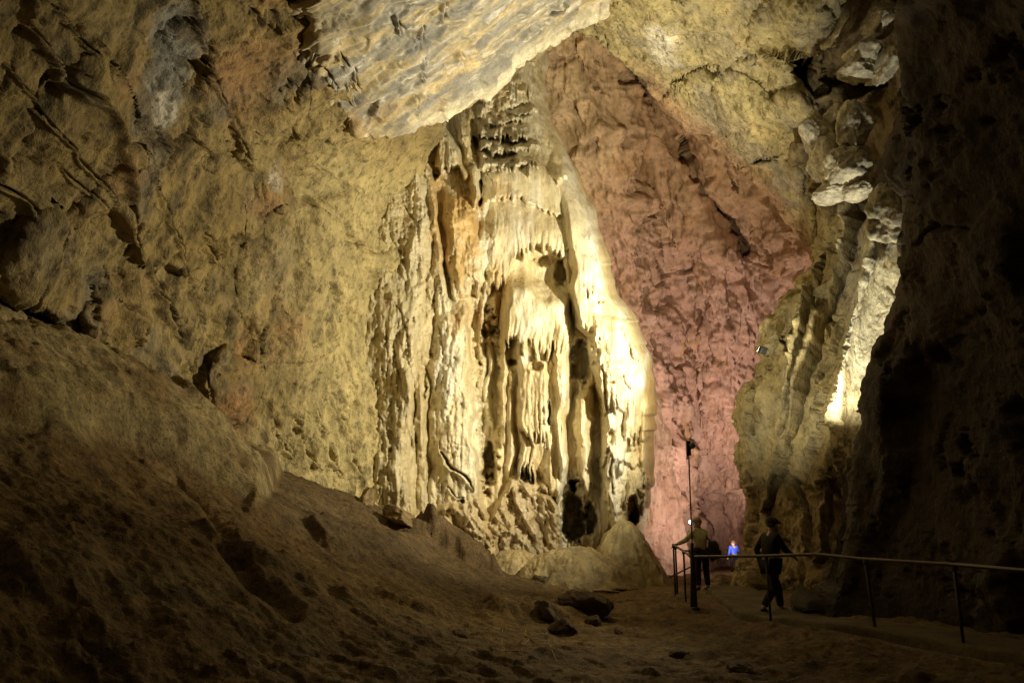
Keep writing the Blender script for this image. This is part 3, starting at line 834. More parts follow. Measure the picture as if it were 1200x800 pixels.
# ================================================================== RIGHT OUTCROP
def build_outcrop():
    left = poly_y([(-220, 985), (-60, 975), (0, 968), (50, 962), (90, 945), (105, 950), (150, 946), (190, 950), (230, 958), (270, 955), (310, 950), (335, 932), (365, 905), (395, 888), (410, 882), (420, 886), (440, 880), (460, 868), (490, 861), (520, 857), (545, 858),
                   (565, 866), (590, 874), (615, 880), (650, 878), (690, 876), (740, 876), (780, 876)])
    rgt = poly_y([(-220, 1120), (0, 1120), (200, 1110), (320, 1090), (480, 1060), (600, 1030), (780, 1010)])
    t = np.concatenate([-np.linspace(1, 0, 40)[:-1], np.linspace(0, 1, 150)])
    ys = nodes_axis(-220, 780, -20, 740, 1.45, 8)
    tt, py = np.meshgrid(t, ys)
    lx = left(py) + fbm(np.stack([0 * py, py * .05, 0 * py], -1), 4, 14) * 7
    rx = rgt(py)
    back = np.clip(-tt, 0, 1)
    px = np.where(tt >= 0, lx + (rx - lx) * tt, lx + 4 + 26 * back)
    f = tps([(860, 700, 21), (900, 700, 19), (1000, 700, 16.5), (870, 540, 21), (930, 540, 19.6), (1010, 540, 18), (900, 410, 21), (960, 400, 20), (1040, 400, 19.2), (950, 260, 22), (1000, 250, 20.7), (1060, 250, 19.8), (950, 100, 22),
             (1010, 80, 20.5), (1080, 80, 18.5), (970, -100, 18.5), (1080, -100, 15.5), (980, -220, 16), (1100, -220, 13)])
    zc = f(np.maximum(px, lx), py) + 10 * back
    rdg, _ = line_dist(px, py, [(968, 560), (974, 490), (988, 420), (1004, 355), (1020, 300), (1024, 250)])
    zc = zc - 1.15 * np.exp(-(rdg / 9.0) ** 2) + 1.9 * smooth(235, 190, py) * (tt >= 0)
    zc = zc + 1.1 * (1 - np.sqrt(np.clip(1 - np.clip(1 - (px - lx) / 22, 0, 1) ** 2, 0, 1))) * (tt >= 0) + 1.1 * (tt < 0)
    P = W(px, py, zc)
    N = normals(P)
    d, (r1, r2, r3, rough) = rock_disp(P, 700, 2.0, (.34, .16, .06, .05), .55)
    d = d * (1 - .55 * smooth(970, 992, px) * smooth(540, 500, py))[...]
    # the recess behind the wedged blocks
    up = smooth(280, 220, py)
    bl = facets(P * np.array([.62, .62, .55]) + fbm(P * .7, 2, 703)[..., None] * .25, 705, 1.2)
    d = d * (1 + .4 * up) + up * .5 * bl[0]
    cr = [([(960, 300), (952, 340), (946, 380), (938, 430), (932, 470), (920, 520), (905, 570), (896, 600)], 4.5, .7),
          ([(1000, 290), (992, 320), (978, 350), (965, 380), (955, 420), (945, 460), (935, 510), (918, 560)], 6, .8), ([(890, 455), (882, 480), (880, 510)], 3, .45),
          ([(1000, 300), (1005, 255), (998, 225)], 8, 1.0), ([(985, 370), (975, 410), (962, 450)], 3, .4), ([(915, 400), (930, 410), (935, 420)], 3, .4), ([(975, 460), (965, 500), (960, 540)], 3, .4),
          ([(968, 110), (985, 90), (1010, 110), (1038, 100)], 14, 1.4), ([(965, 230), (972, 190), (985, 170), (980, 140)], 9, 1.0), ([(930, 560), (945, 600), (950, 650)], 3, .4), ([(990, 560), (975, 610), (960, 660)], 4, .5)]
    d += crack_disp(px, py, cr, 711, P)
    P = P + N * d[..., None] * np.where(tt >= 0, 1, .4)[..., None]
    c = mixc((.40, .32, .15), (.46, .39, .22), smooth(-.2, .4, fbm(P * .6, 4, 721)))
    c = mixc(c, (.60, .55, .40), smooth(975, 1000, px) * smooth(520, 440, py) * smooth(230, 290, py) * .85)  # lamplit strip also painted paler in the rock colour
    c = mixc(c, (.16, .11, .055), up * .8)  # shade of the recess painted into the rock colour
    c = mixc(c, (.26, .19, .08), smooth(.1, .45, fbm(P * .9 + 5, 4, 723)) * .7)
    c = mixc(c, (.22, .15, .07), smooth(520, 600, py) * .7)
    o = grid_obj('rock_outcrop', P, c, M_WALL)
    tag(o, 'steep creviced rock outcrop right of the rosy recess, with blocks wedged in its top', 'rock outcrop')
    return o


# ================================================================== DARK RIGHT WALL
def build_dark_wall():
    left = poly_y([(-240, 1040), (0, 1048), (60, 1046), (100, 1052), (150, 1040), (190, 1026), (214, 1030), (225, 1062), (260, 1068), (300, 1058), (330, 1050), (380, 1038), (430, 1022), (470, 1004), (500, 1004), (540, 985), (580, 978), (640, 968), (700, 955), (760, 945), (820, 940)])
    t = np.concatenate([-np.linspace(1, 0, 36)[:-1], np.linspace(0, 1, 210) ** 1.15])
    ys = nodes_axis(-240, 820, -20, 760, 1.6, 9)
    tt, py = np.meshgrid(t, ys)
    lx = left(py) + fbm(np.stack([0 * py, py * .05, 0 * py], -1), 4, 24) * 7
    back = np.clip(-tt, 0, 1)
    px = np.where(tt >= 0, lx + (1720 - lx) * tt, lx + 3 + 40 * back)
    f = tps([(960, 700, 15.2), (1000, 500, 15.8), (1040, 250, 15.5), (1040, 0, 13.5), (1040, -240, 11), (1100, 700, 13.2), (1100, 450, 13.5), (1100, 200, 13), (1100, -100, 11), (1250, 720, 11), (1250, 400, 10.8), (1250, 100, 10), (1250, -200, 8.5),
             (1500, 750, 8), (1500, 400, 7.5), (1500, 0, 7), (1720, 800, 6.5), (1720, 300, 6), (1720, -200, 5.5)])
    zc = f(np.maximum(px, lx), py) + 4.0 * back
    zc = zc + .8 * (1 - np.sqrt(np.clip(1 - np.clip(1 - (px - lx) / 20, 0, 1) ** 2, 0, 1))) * (tt >= 0) + .8 * (tt < 0)
    P = W(px, py, zc)
    N = normals(P)
    d, _ = rock_disp(P, 800, 2.6, (.42, .16, .035, .03), -.7)
    P = P + N * d[..., None] * np.where(tt >= 0, 1, .4)[..., None]
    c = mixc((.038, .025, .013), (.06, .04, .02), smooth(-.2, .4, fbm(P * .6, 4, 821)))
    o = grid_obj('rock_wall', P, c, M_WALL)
    tag(o, 'dark unlit brown rock wall towering behind the long handrail', 'rock wall', kind='thing')
    # crystal-crusted knob on its edge
    return o


# ================================================================== GROUND
GC = [(850, 700, 18), (900, 725, 15.5), (1020, 742, 12), (1120, 764, 10.5), (812, 710, 16.3), (930, 705, 17), (760, 695, 21), (700, 700, 20), (740, 690, 23), (860, 674, 34), (840, 672, 38), (560, 640, 26), (620, 678, 24.5), (490, 613, 25.6), (430, 590, 25), (370, 570, 22.5), (300, 540, 19.5), (245, 495, 17.2), (200, 450, 15.5),
      (120, 420, 14), (0, 400, 12), (0, 800, 5.5), (300, 800, 6.5), (600, 800, 8), (900, 800, 8.3), (1200, 800, 8), (150, 600, 9.5), (300, 650, 11), (450, 700, 13), (600, 720, 14.5), (700, 740, 13.6), (450, 640, 17.5), (300, 580, 15.5), (0, 500, 9.5), (0, 600, 8),
      (0, 700, 6.4), (150, 700, 7.4), (560, 690, 18), (150, 500, 12.5), (800, 740, 13), (880, 770, 10.5)]
_g = W(*[np.array(a, float) for a in zip(*GC)])
_gx = np.array(GC)[:, :2]
_g[(_gx[:, 0] <= 300) & (_gx[:, 1] <= 545), 2] -= .62
_anch = np.array([(16, -5, .1), (-14, -8, 2.2), (0, -10, .2), (16, 18, .1), (16, 45, -.5), (-16, 30, 4.5), (-14, 12, 5.0), (-9, 3, 2.6), (0, 0, .0), (4, 2, 0), (-2, 1, .25), (0, 45, -.3), (-16, 48, 4)])
GROUND_Z = tps([tuple(p) for p in np.vstack([_g, _anch])], 1e-4)


def ground_detail(P):
    px, py = to_px(P)
    z = np.zeros(px.shape)
    ahead = P[..., 1] > 2
    # flowstone bank high on the left with a steep toe
    toe = poly_y([(-200, 505), (0, 512), (100, 530), (160, 530), (200, 545), (240, 565), (275, 585), (300, 600), (316, 590), (330, 560), (340, 540)])(px) + 9 * fbm(P * .7, 3, 5)
    bank = smooth(0, 26, toe - py) * smooth(352, 312, px) * ahead * (py > 330)
    z += .55 * bank
    rid = ridged(P * np.array([.9, .9, 1]), 3, 6)
    z += .10 * bank * rid
    # gully running down the slope
    g, _ = line_dist(px, py, [(205, 560), (245, 610), (265, 650), (300, 690), (345, 720)])
    z -= .16 * np.exp(-(g / 9) ** 2) * ahead
    g2, _ = line_dist(px, py, [(300, 600), (380, 625), (470, 640), (545, 640)])
    z += .22 * np.exp(-(g2 / 10) ** 2) * ahead
    g3, _ = line_dist(px, py, [(60, 520), (130, 545), (200, 590), (280, 640)])
    z += .14 * np.exp(-(g3 / 12) ** 2) * ahead
    slab = smooth(60, 30, np.hypot((px - 60) / 1.2, (py - 660)))
    z += .12 * slab * ahead
    path = smooth(0.9, 0.2, np.abs(P[..., 0] - np.interp(P[..., 1], [8, 11, 13, 16, 19, 22, 36], [6.6, 5.9, 5.2, 4.6, 5.0, 5.6, 9.2])))
    rough = 1 - .8 * path
    z += rough * (.16 * fbm(P * .55, 4, 31) + .085 * fbm(P * 1.7, 5, 32, .62) + .036 * fbm(P * 6.0, 5, 33, .66))
    lump = facets(P * np.array([3.2, 3.2, 0]), 35, 1)
    z += rough * .05 * smooth(.25, .6, lump[0]) * smooth(-.1, .3, fbm(P * .8 + 3, 3, 36))
    dg = P.copy()
    dg[..., 0] = P[..., 0] * .6 + P[..., 1] * .8
    dg[..., 1] = (P[..., 1] * .6 - P[..., 0] * .8) * .22
    z += rough * .075 * ridged(dg * np.array([1.6, 1.6, 0]), 4, 37, .6)
    for bx, by, rx_, ry_, hh in ((-3.4, 15.6, .5, .8, .28), (-1.5, 23.0, 1.2, 1.1, .6), (-2.7, 22.6, .9, .7, .35), (-6.4, 16.4, .9, .7, .3), (-1.6, 13.0, .8, .7, .16), (-3.2, 10.5, .9, .6, .16), (.4, 15.2, 1.2, .7, .22)):
        rr_ = np.hypot((P[..., 0] - bx) / rx_, (P[..., 1] - by) / ry_) + .5 * fbm(P * 1.3 + bx, 4, 39, .6)
        z += hh * smooth(1.0, .55, rr_)
    return z, path


def ground_height(x, y):
    P = np.stack([np.asarray(x, float), np.asarray(y, float), np.zeros_like(np.asarray(x, float))], -1)
    z = GROUND_Z(P[..., 0], P[..., 1])
    P[..., 2] = z
    return z + ground_detail(P)[0]


def build_ground():
    th = nodes_axis(-180, 180, -36, 36, .115, 6)
    th[-1] = 180.0
    r = np.concatenate([[.4, 1.2, 2.2], np.geomspace(3.2, 30, 470), np.geomspace(30.5, 60, 60)])
    a, rr = np.meshgrid(np.radians(th), r)
    x = rr * np.sin(a)
    y = rr * np.cos(a)
    z = GROUND_Z(x, y)
    z = np.clip(z, -1.5, 7)
    P = np.stack([x, y, z], -1)
    dz, path = ground_detail(P)
    P[..., 2] += dz
    px, py = to_px(P)
    c = mixc((.165, .100, .034), (.215, .14, .052), smooth(-.3, .4, fbm(P * .6, 4, 41)))
    c = mixc(c, (.26, .19, .09), smooth(470, 430, py + 90 * 0) * .0 + smooth(.1, .5, fbm(P * .35 + 5, 3, 43)) * .6)
    c = mixc(c, (.085, .052, .025), smooth(.12, .45, fbm(P * 1.3 + 9, 4, 44)) * .7)
    c = mixc(c, (.075, .05, .022), smooth(13, 17, y) * .75 * smooth(1.5, .5, x))  # far crest clay darkened in colour to imitate shade
    bk = smooth(0, 20, np.interp(px, [-200, 0, 100, 160, 200, 240, 275, 300, 316, 330, 340], [505, 512, 530, 530, 545, 565, 585, 600, 590, 560, 540]) - py) * smooth(352, 312, px) * (y > 2)
    c = mixc(c, (.30, .235, .105), bk * smooth(-.35, .2, fbm(P * .8 + 15, 4, 48)) * .85)
    c = c * (.85 + .45 * smooth(-.4, .4, fbm(P * 2.5 + 3, 5, 47, .65)))[..., None]
    c = c * (1 - .25 * smooth(1, 4, x))[..., None]  # weaker light on the right-hand floor put into its colour
    c = mixc(c, (.19, .14, .075), path * .8)
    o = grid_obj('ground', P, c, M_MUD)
    tag(o, kind='structure')
    return o


build_left_wall()
build_slab()
build_ceiling()
build_pink()
build_buttress()
flow = build_flowstone()
build_outcrop()
build_dark_wall()
build_ground()

# ================================================================== PROPS
def lookup(P):
    flat = P.reshape(-1, 3)
    x, y = to_px(flat)
    return flat, x, y


def bm_obj(name, bm, mat, parent=None, smooth_=True):
    me = bpy.data.meshes.new(name)
    bmesh.ops.recalc_face_normals(bm, faces=bm.faces[:])
    bm.to_mesh(me)
    bm.free()
    if smooth_:
        me.polygons.foreach_set('use_smooth', np.ones(len(me.polygons), bool))
    me.materials.append(mat)
    o = bpy.data.objects.new(name, me)
    COL.objects.link(o)
    if parent:
        o.parent = parent
    return o


def empty(name, loc, label, cat, group=None):
    o = bpy.data.objects.new(name, None)
    COL.objects.link(o)
    o.location = loc
    return tag(o, label, cat, group)


def tube(bm, pts, rad, seg=10, cap=True):
    pts = [Vector(p) for p in pts]
    rings = []
    n = len(pts)
    rr = rad if isinstance(rad, (list, tuple)) else [rad] * n
    up = Vector((0, 0, 1))
    for i, p in enumerate(pts):
        t = (pts[min(i + 1, n - 1)] - pts[max(i - 1, 0)]).normalized()
        u = t.cross(up if abs(t.z) < .95 else Vector((0, 1, 0))).normalized()
        w = t.cross(u)
        rings.append([bm.verts.new(p + (u * math.cos(2 * math.pi * k / seg) + w * math.sin(2 * math.pi * k / seg)) * rr[i]) for k in range(seg)])
    for i in range(n - 1):
        for k in range(seg):
            bm.faces.new((rings[i][k], rings[i][(k + 1) % seg], rings[i + 1][(k + 1) % seg], rings[i + 1][k]))
    if cap:
        bm.faces.new(rings[0][::-1])
        bm.faces.new(rings[-1])


def box(bm, c, size, rot=None, bev=.006):
    r = bmesh.ops.create_cube(bm, size=1)
    vs = r['verts']
    for v in vs:
        v.co = Vector((v.co.x * size[0], v.co.y * size[1], v.co.z * size[2]))
    es = list({e for v in vs for e in v.link_edges})
    g = bmesh.ops.bevel(bm, geom=es, offset=bev, segments=2, affect='EDGES', profile=.5)
    allv = {v for f in g['faces'] for v in f.verts} | {v for v in vs if v.is_valid}
    M = Matrix.Translation(Vector(c)) @ (rot.to_4x4() if rot else Matrix())
    # every vertex of this box, faces included
    seen = set()
    stack = list(allv)
    while stack:
        v = stack.pop()
        if v in seen:
            continue
        seen.add(v)
        for e in v.link_edges:
            stack.append(e.other_vert(v))
    for v in seen:
        v.co = M @ v.co


# ------------------------------------------------------------------ loose stones
_ICO = None


def ico():
    global _ICO
    if _ICO is None:
        bm = bmesh.new()
        bmesh.ops.create_icosphere(bm, subdivisions=5, radius=1)
        bm.verts.ensure_lookup_table()
        v = np.array([list(x.co) for x in bm.verts])
        f = np.array([[q.index for q in p.verts] for p in bm.faces], np.int32)
        bm.free()
        _ICO = (v / np.linalg.norm(v, axis=1, keepdims=True), f)
    return _ICO


def stone(name, loc, size, seed, col, label, cat, group=None, rot=(0, 0, 0), planes=13, sharp=.35):
    v, f = ico()
    r = np.random.default_rng(seed)
    n = r.normal(size=(planes, 3))
    n /= np.linalg.norm(n, axis=1, keepdims=True)
    dd = r.uniform(.62, 1.0, planes)
    dot = v @ n.T
    rad = np.min(np.where(dot > .05, dd / np.maximum(dot, .05), 9), axis=1)
    rad = np.minimum(rad, 1.15)
    rad = rad * (1 + .28 * fbm(v * 1.6 + seed, 5, seed, .6)) + .07 * fbm(v * 6 + seed, 4, seed + 1, .6) + .06 * ridged(v * 3 + seed, 3, seed + 2)
    co = v * rad[:, None] * np.array(size)
    from mathutils import Euler
    R = np.array(Euler(rot).to_matrix())
    co = co @ R.T
    me = bpy.data.meshes.new(name)
    me.vertices.add(len(co))
    me.vertices.foreach_set('co', co.astype(np.float32).ravel())
    me.loops.add(f.size)
    me.loops.foreach_set('vertex_index', f.ravel())
    me.polygons.add(len(f))
    me.polygons.foreach_set('loop_start', np.arange(0, f.size, 3, dtype=np.int32))
    me.polygons.foreach_set('loop_total', np.full(len(f), 3, np.int32))
    me.polygons.foreach_set('use_smooth', np.ones(len(f), bool))
    me.update(calc_edges=True)
    c4 = np.ones((len(co), 4), np.float32)
    c4[:, :3] = mixc(np.array(col) * .8, np.array(col) * 1.25, smooth(-.3, .3, fbm(v * 2 + seed, 4, seed + 3)))
    me.attributes.new('mineral', 'FLOAT_COLOR', 'POINT').data.foreach_set('color', c4.ravel())
    me.materials.append(M_STONE)
    o = bpy.data.objects.new(name, me)
    COL.objects.link(o)
    o.location = loc
    return tag(o, label, cat, group)


def on_ground(px, py, zc, sink=0.0):
    p = W(px, py, zc)
    return Vector((p[0], p[1], float(ground_height(np.array([p[0]]), np.array([p[1]]))[0]) - sink))


def hit_ground(px, py, z0=4.0, z1=40.0):
    """where the line of sight through (px, py) first meets the ground"""
    zc = np.linspace(z0, z1, 900)
    p = W(np.full(900, px), np.full(900, py), zc)
    g = ground_height(p[:, 0], p[:, 1])
    k = int(np.argmax(p[:, 2] < g))
    return Vector(p[k].tolist()), zc[k]


DARK = (.10, .065, .035)
G_ST = 'loose stones fallen on the clay floor'
for (px, py, wpx, hpx, dep, sd, colr, rot, label) in (
        (641, 720, 13, 20, .5, 3, DARK, (0, -.5, .2), 'dark leaning stone standing at the left end of the broken rock group'),
        (684, 712, 27, 15, .6, 5, DARK, (0, .05, .1), 'broadest dark rock of the group lying on the middle of the clay floor'),
        (662, 741, 13, 12, .4, 8, DARK, (0, .3, .7), 'blunt dark rock lying in front of the broken rock group'),
        (697, 733, 8, 9, .3, 12, DARK, (0, .2, .3), 'small upright dark stone under the right end of the broad rock'),
        (722, 740, 6, 4, .2, 14, DARK, (0, 0, .2), 'tiny stone alone on the bare clay right of the broken rock group'),
        (619, 676, 9, 8, .5, 17, (.14, .10, .055), (0, 0, .4), 'dark rounded stone on the crest, in front of the flat dark slab'),
        (633, 681, 8, 6, .4, 19, (.14, .10, .055), (0, .2, 1.4), 'dark low stone on the crest left of the low flowstone dome'),
        (470, 606, 22, 9, .9, 37, (.20, .14, .065), (0, .5, .2), 'knobbly brown rock at the foot of the left wall'),
        (428, 588, 10, 14, .7, 41, (.20, .14, .065), (0, .3, .2), 'small upright rock wedged against the foot of the left wall'),
        (539, 745, 8, 6, .35, 43, (.14, .095, .045), (0, 0, .2), 'rounded stone sitting beside the pale lines on the clay'),
        (763, 791, 5, 8, .3, 47, DARK, (0, .1, .2), 'small dark stone at the very bottom of the view'),
        (880, 788, 16, 8, .4, 53, DARK, (0, .1, .2), 'dark angular stone on the floor beneath the middle of the handrail'),
        (800, 768, 10, 6, .3, 59, DARK, (0, .1, .9), 'squat dark stone on the floor in front of the lamp pole')):
    p, zc = hit_ground(px, py)
    k = zc / FPX
    stone('boulder', p + Vector((0, dep * .35, -hpx * k * .12)), (wpx * k * 1.15, dep * .8, hpx * k * 1.15), sd, colr, label, 'boulder', G_ST, rot)
p, zc = hit_ground(712, 694)
stone('flat_stone', p + Vector((0, .1, .03)), (.42, .25, .05), 71, (.30, .23, .13), 'pale flat stone lying in front of the big flowstone dome', 'flat stone', G_ST, (0, .06, .2))
p, zc = hit_ground(730, 692)
stone('flat_stone', p + Vector((.2, .1, .02)), (.5, .2, .06), 73, (.16, .11, .06), 'dark flat stone right beside the pale one in front of the dome', 'flat stone', G_ST, (0, .02, .1))
stone('flat_stone', V(601, 648, 25.6), (.34, .25, .09), 77, (.12, .085, .05), 'dark flat slab on the flowstone ledge beside a short brown stalagmite', 'flat stone', None, (0, .18, .1))
stone('clay_mound', on_ground(852, 692, 21.5, .05), (.75, .9, .42), 83, (.17, .12, .06), 'low brown clay mound beside the path behind the standing walker', 'clay mound', None, (0, .15, 0), 30)
CHIP = (.52, .47, .35)
G_CR = 'pale blocks wedged in the crevice above the outcrop'
for (px, py, zc, wx, wz, sd, rot, label) in (
        (1032, 20, 19.6, 15, 17, 101, .2, 'topmost pale block wedged in the crevice beside the dark wall'),
        (1016, 62, 19.6, 19, 15, 103, -.3, 'pale triangular block in the crevice, just under the topmost one'),
        (1034, 78, 19.4, 9, 22, 105, .25, 'narrow upright pale splinter touching the dark wall in the crevice'),
        (1009, 86, 19.6, 17, 10, 107, .1, 'flat pale block under the triangular block in the crevice'),
        (984, 28, 20.2, 9, 28, 109, .35, 'long thin pale flake high in the crevice next to the ceiling'),
        (954, 158, 20.4, 13, 24, 111, -.3, 'pale upright block leaning on the ceiling rock edge'),
        (972, 142, 20.6, 8, 12, 113, .2, 'small pale wedge hanging between ceiling edge and crevice blocks'),
        (963, 190, 20.3, 10, 22, 115, -.2, 'slim pale block below the one leaning on the ceiling edge'),
        (1001, 152, 19.5, 18, 26, 117, .15, 'large tall pale block in the middle of the crevice'),
        (992, 198, 19.4, 24, 19, 119, -.2, 'biggest rounded pale block at the bottom of the crevice stack'),
        (972, 226, 19.8, 13, 9, 121, .2, 'small pale block squeezed under the left side of the biggest rounded block'),
        (1000, 226, 19.4, 10, 8, 123, .1, 'small pale block squeezed under the right side of the biggest rounded block')):
    k = zc / FPX
    stone('wedged_block', V(px, py, zc), (wx * k * 1.2, .5, wz * k * 1.2), sd, CHIP, label, 'boulder', G_CR, (.1, rot, .2), 9)
stone('boulder', V(1046, 248, 15.9), (.46, .6, .68), 91, (.40, .36, .25), 'pitted crusty rock knob catching light on the edge of the dark wall', 'boulder', None, (0, .25, 0), 9)


# ------------------------------------------------------------------ flowstone domes and stalagmites
def dome(name, base, rx, ry, h, seed, col, label, power=1.6, flute=.08, cat='flowstone mound', na=220, nr=130, parent=None, top=0.0, group=None):
    a = np.linspace(0, 2 * np.pi, na, endpoint=False)
    r = np.linspace(0.0, 1.12, nr)
    rr, aa = np.meshgrid(r, a, indexing='ij')
    x = np.cos(aa)
    y = np.sin(aa)
    q = np.stack([x * rx * rr, y * ry * rr, 0 * x], -1)
    fl = fbm(np.stack([x * rx * rr, y * ry * rr, rr * h], -1) * 1.3 + seed, 5, seed, .6)
    R = rr * (1 + .12 * fbm(np.stack([x, y, 0 * x], -1) * 1.4 + seed, 3, seed + 1))
    z = h * (1 - np.clip(R, 0, 1.3) ** power)
    z = z + flute * fl * np.sin(np.clip(rr, 0, 1) * np.pi * .9) + flute * .6 * fbm(q * 3 + seed, 4, seed + 2, .6)
    qz = np.stack([q[..., 0], q[..., 1], z * .5], -1)
    z = z + flute * (1.1 * fbm(qz * 1.3 + seed, 6, seed + 4, .62) + .22 * ridged(np.stack([x * 3, y * 3, rr * 2], -1) + fl[..., None] * .8 + seed, 3, seed + 6, .6) * smooth(.4, .9, rr) - .8 * smooth(.1, .4, fbm(qz * 2.2 + 4, 4, seed + 7)))
    P = np.array(list(base)) + np.stack([x * rx * rr * (1 + .10 * fl), y * ry * rr * (1 + .10 * fl), z], -1)
    c = mixc(np.array(col) * .75, np.array(col) * 1.2, smooth(-.3, .3, fl))
    c = mixc(c, np.array(col) * np.array([.55, .5, .42]), smooth(.05, .4, fbm(np.stack([x * 4, y * 4, rr * 1.0], -1) + seed + 9, 4, seed + 3)) * .7)
    o = grid_obj(name, np.transpose(P, (0, 1, 2)), c, M_FLOW if top == 0 else M_MUD, parent, None, True)
    return tag(o, label, cat, group)


b = V(733, 690, 24.6)
dome('flowstone_mound', (b.x, b.y, -.25), 1.45, 1.4, 2.0, 5, (.40, .33, .17), 'tall rounded flowstone dome under the bright right-hand curtain', 1.7, .15)
b = V(672, 690, 23.6)
dome('flowstone_mound', (b.x, b.y, -.2), 1.9, 1.6, 1.2, 9, (.36, .285, .14), 'low wide flowstone dome with dark streaks left of the tall dome', 2.3, .14)
b = V(604, 668, 24.9)
dome('flowstone_mound', (b.x, b.y, .1), 1.15, 1.1, .75, 13, (.42, .33, .17), 'pale flowstone ledge holding a flat dark slab beside the slope crest', 2.2, .10)


def stalagmite(px, py_base, zc, h, w, seed, label, col):
    b = V(px, py_base, zc)
    dome('stalagmite', b, w, w, h, seed, col, label, .8, .02, 'stalagmite', 40, 40, group='stalagmites growing at the foot of the flowstone')


stalagmite(667, 650, 24.6, .42, .10, 21, 'slender pale stalagmite standing before the dark cave mouth', (.62, .52, .30))
stalagmite(613, 650, 25.0, .45, .11, 23, 'short brown stalagmite at the end of the flat dark slab', (.30, .22, .11))
stalagmite(687, 640, 28.2, .85, .12, 27, 'dim stalagmite deep inside the dark cave mouth', (.40, .30, .15))

# hanging stalactites, parts of the flowstone
FP, FX, FY = lookup(np.array([v.co[:] for v in flow.data.vertices]))


def flow_at(px, py):
    return FP[np.argmin((FX - px) ** 2 + (FY - py) ** 2)]


rs = random.Random(5)
proto = []
for k in range(5):
    bm = bmesh.new()
    n = 14
    off = [Vector((math.sin(i * .7 + k) * .02, math.cos(i * .5 + k * 2) * .02, 0)) for i in range(n)]
    tube(bm, [Vector((0, 0, -i / (n - 1))) + off[i] * (i / n) for i in range(n)], [max(.004, .13 * (1 - i / (n - 1)) ** (.7 + .1 * k) * (1 + .12 * math.sin(i * 2.1 + k))) for i in range(n)], 9)
    me = bpy.data.meshes.new('stalactite')
    bm.to_mesh(me)
    bm.free()
    me.polygons.foreach_set('use_smooth', np.ones(len(me.polygons), bool))
    c4 = np.ones((len(me.vertices), 4), np.float32)
    c4[:, :3] = (.66, .54, .31)
    me.attributes.new('mineral', 'FLOAT_COLOR', 'POINT').data.foreach_set('color', c4.ravel())
    me.materials.append(M_FLOW)
    proto.append(me)
for (x0, x1, y0, y1, n, L) in ((590, 668, 396, 402, 11, .55), (604, 650, 500, 508, 7, .7), (671, 698, 548, 562, 6, .5), (600, 642, 540, 545, 5, .6), (704, 762, 575, 600, 8, .8), (562, 612, 326, 336, 7, .4), (640, 668, 300, 316, 5, .35), (548, 600, 190, 196, 8, .3), (500, 545, 340, 350, 4, .4)):
    for k in range(n):
        px = x0 + (x1 - x0) * (k + rs.uniform(.1, .9)) / n
        py = y0 + (y1 - y0) * (px - x0) / (x1 - x0) + rs.uniform(-3, 3)
        p = flow_at(px, py - 5)
        o = bpy.data.objects.new('stalactite', rs.choice(proto))
        COL.objects.link(o)
        o.parent = flow
        ln = L * rs.uniform(.4, 1.3)
        o.location = (p[0], p[1] + .06, p[2] + .08)
        o.scale = (ln * rs.uniform(.55, .9), ln * rs.uniform(.55, .9), ln)
        o.rotation_euler = (rs.uniform(-.06, .06), rs.uniform(-.06, .06), rs.uniform(0, 6))

# ------------------------------------------------------------------ path
M_PATH = rock_mat('trodden_path', 0.9, 0.5, 8, 50, .35)


def build_path():
    ys = np.linspace(8.2, 36, 500)
    cx = np.interp(ys, [8, 11, 13, 16, 19, 22, 28, 36], [6.9, 6.2, 5.5, 4.9, 5.1, 5.7, 7.3, 9.4])
    u = np.linspace(-1, 1, 60)
    uu, yy = np.meshgrid(u, ys)
    wv = .62 + .10 * fbm(np.stack([0 * yy + np.sign(uu), yy * .8, 0 * yy], -1), 3, 7)
    x = cx[:, None] + uu * wv
    g = ground_height(cx, ys)
    g = np.convolve(np.pad(g, 20, 'edge'), np.ones(41) / 41, 'valid')
    P = np.stack([x, yy, 0 * x], -1)
    z = g[:, None] + .13 - .32 * np.clip((np.abs(uu) - .86) / .14, 0, 1) ** 1.5 + .02 * fbm(P * 2.5, 4, 8, .6)
    P[..., 2] = z
    c = mixc((.085, .062, .03), (.13, .10, .05), smooth(-.3, .3, fbm(P * 1.5, 4, 9)))
    o = grid_obj('path', P, c, M_PATH)
    tag(o, kind='structure')


build_path()

# ------------------------------------------------------------------ railings
M_RAIL = plain_mat('worn_steel', (.10, .085, .06), .5, .6, .35, 25)
M_RAIL2 = plain_mat('rusty_steel', (.075, .055, .038), .6, .4, .4, 25)
M_BLACK = plain_mat('black_housing', (.02, .02, .018), .5)


def world_tube(name, pts, rad, mat, parent, seg=10):
    bm = bmesh.new()
    b = parent.location
    tube(bm, [Vector(p) - b for p in pts], rad, seg)
    return bm_obj(name, bm, mat, parent)


def rail_run(pts, n=10):
    out = []
    for i in range(len(pts) - 1):
        for k in range(n):
            out.append(pts[i].lerp(pts[i + 1], k / n))
    out.append(pts[-1])
    # soften the corners
    for _ in range(3):
        out = [out[0]] + [(out[i - 1] + out[i] * 2 + out[i + 1]) / 4 for i in range(1, len(out) - 1)] + [out[-1]]
    return out


def gz(p, sink=.12):
    return Vector((p.x, p.y, float(ground_height(np.array([p.x]), np.array([p.y]))[0]) - sink))


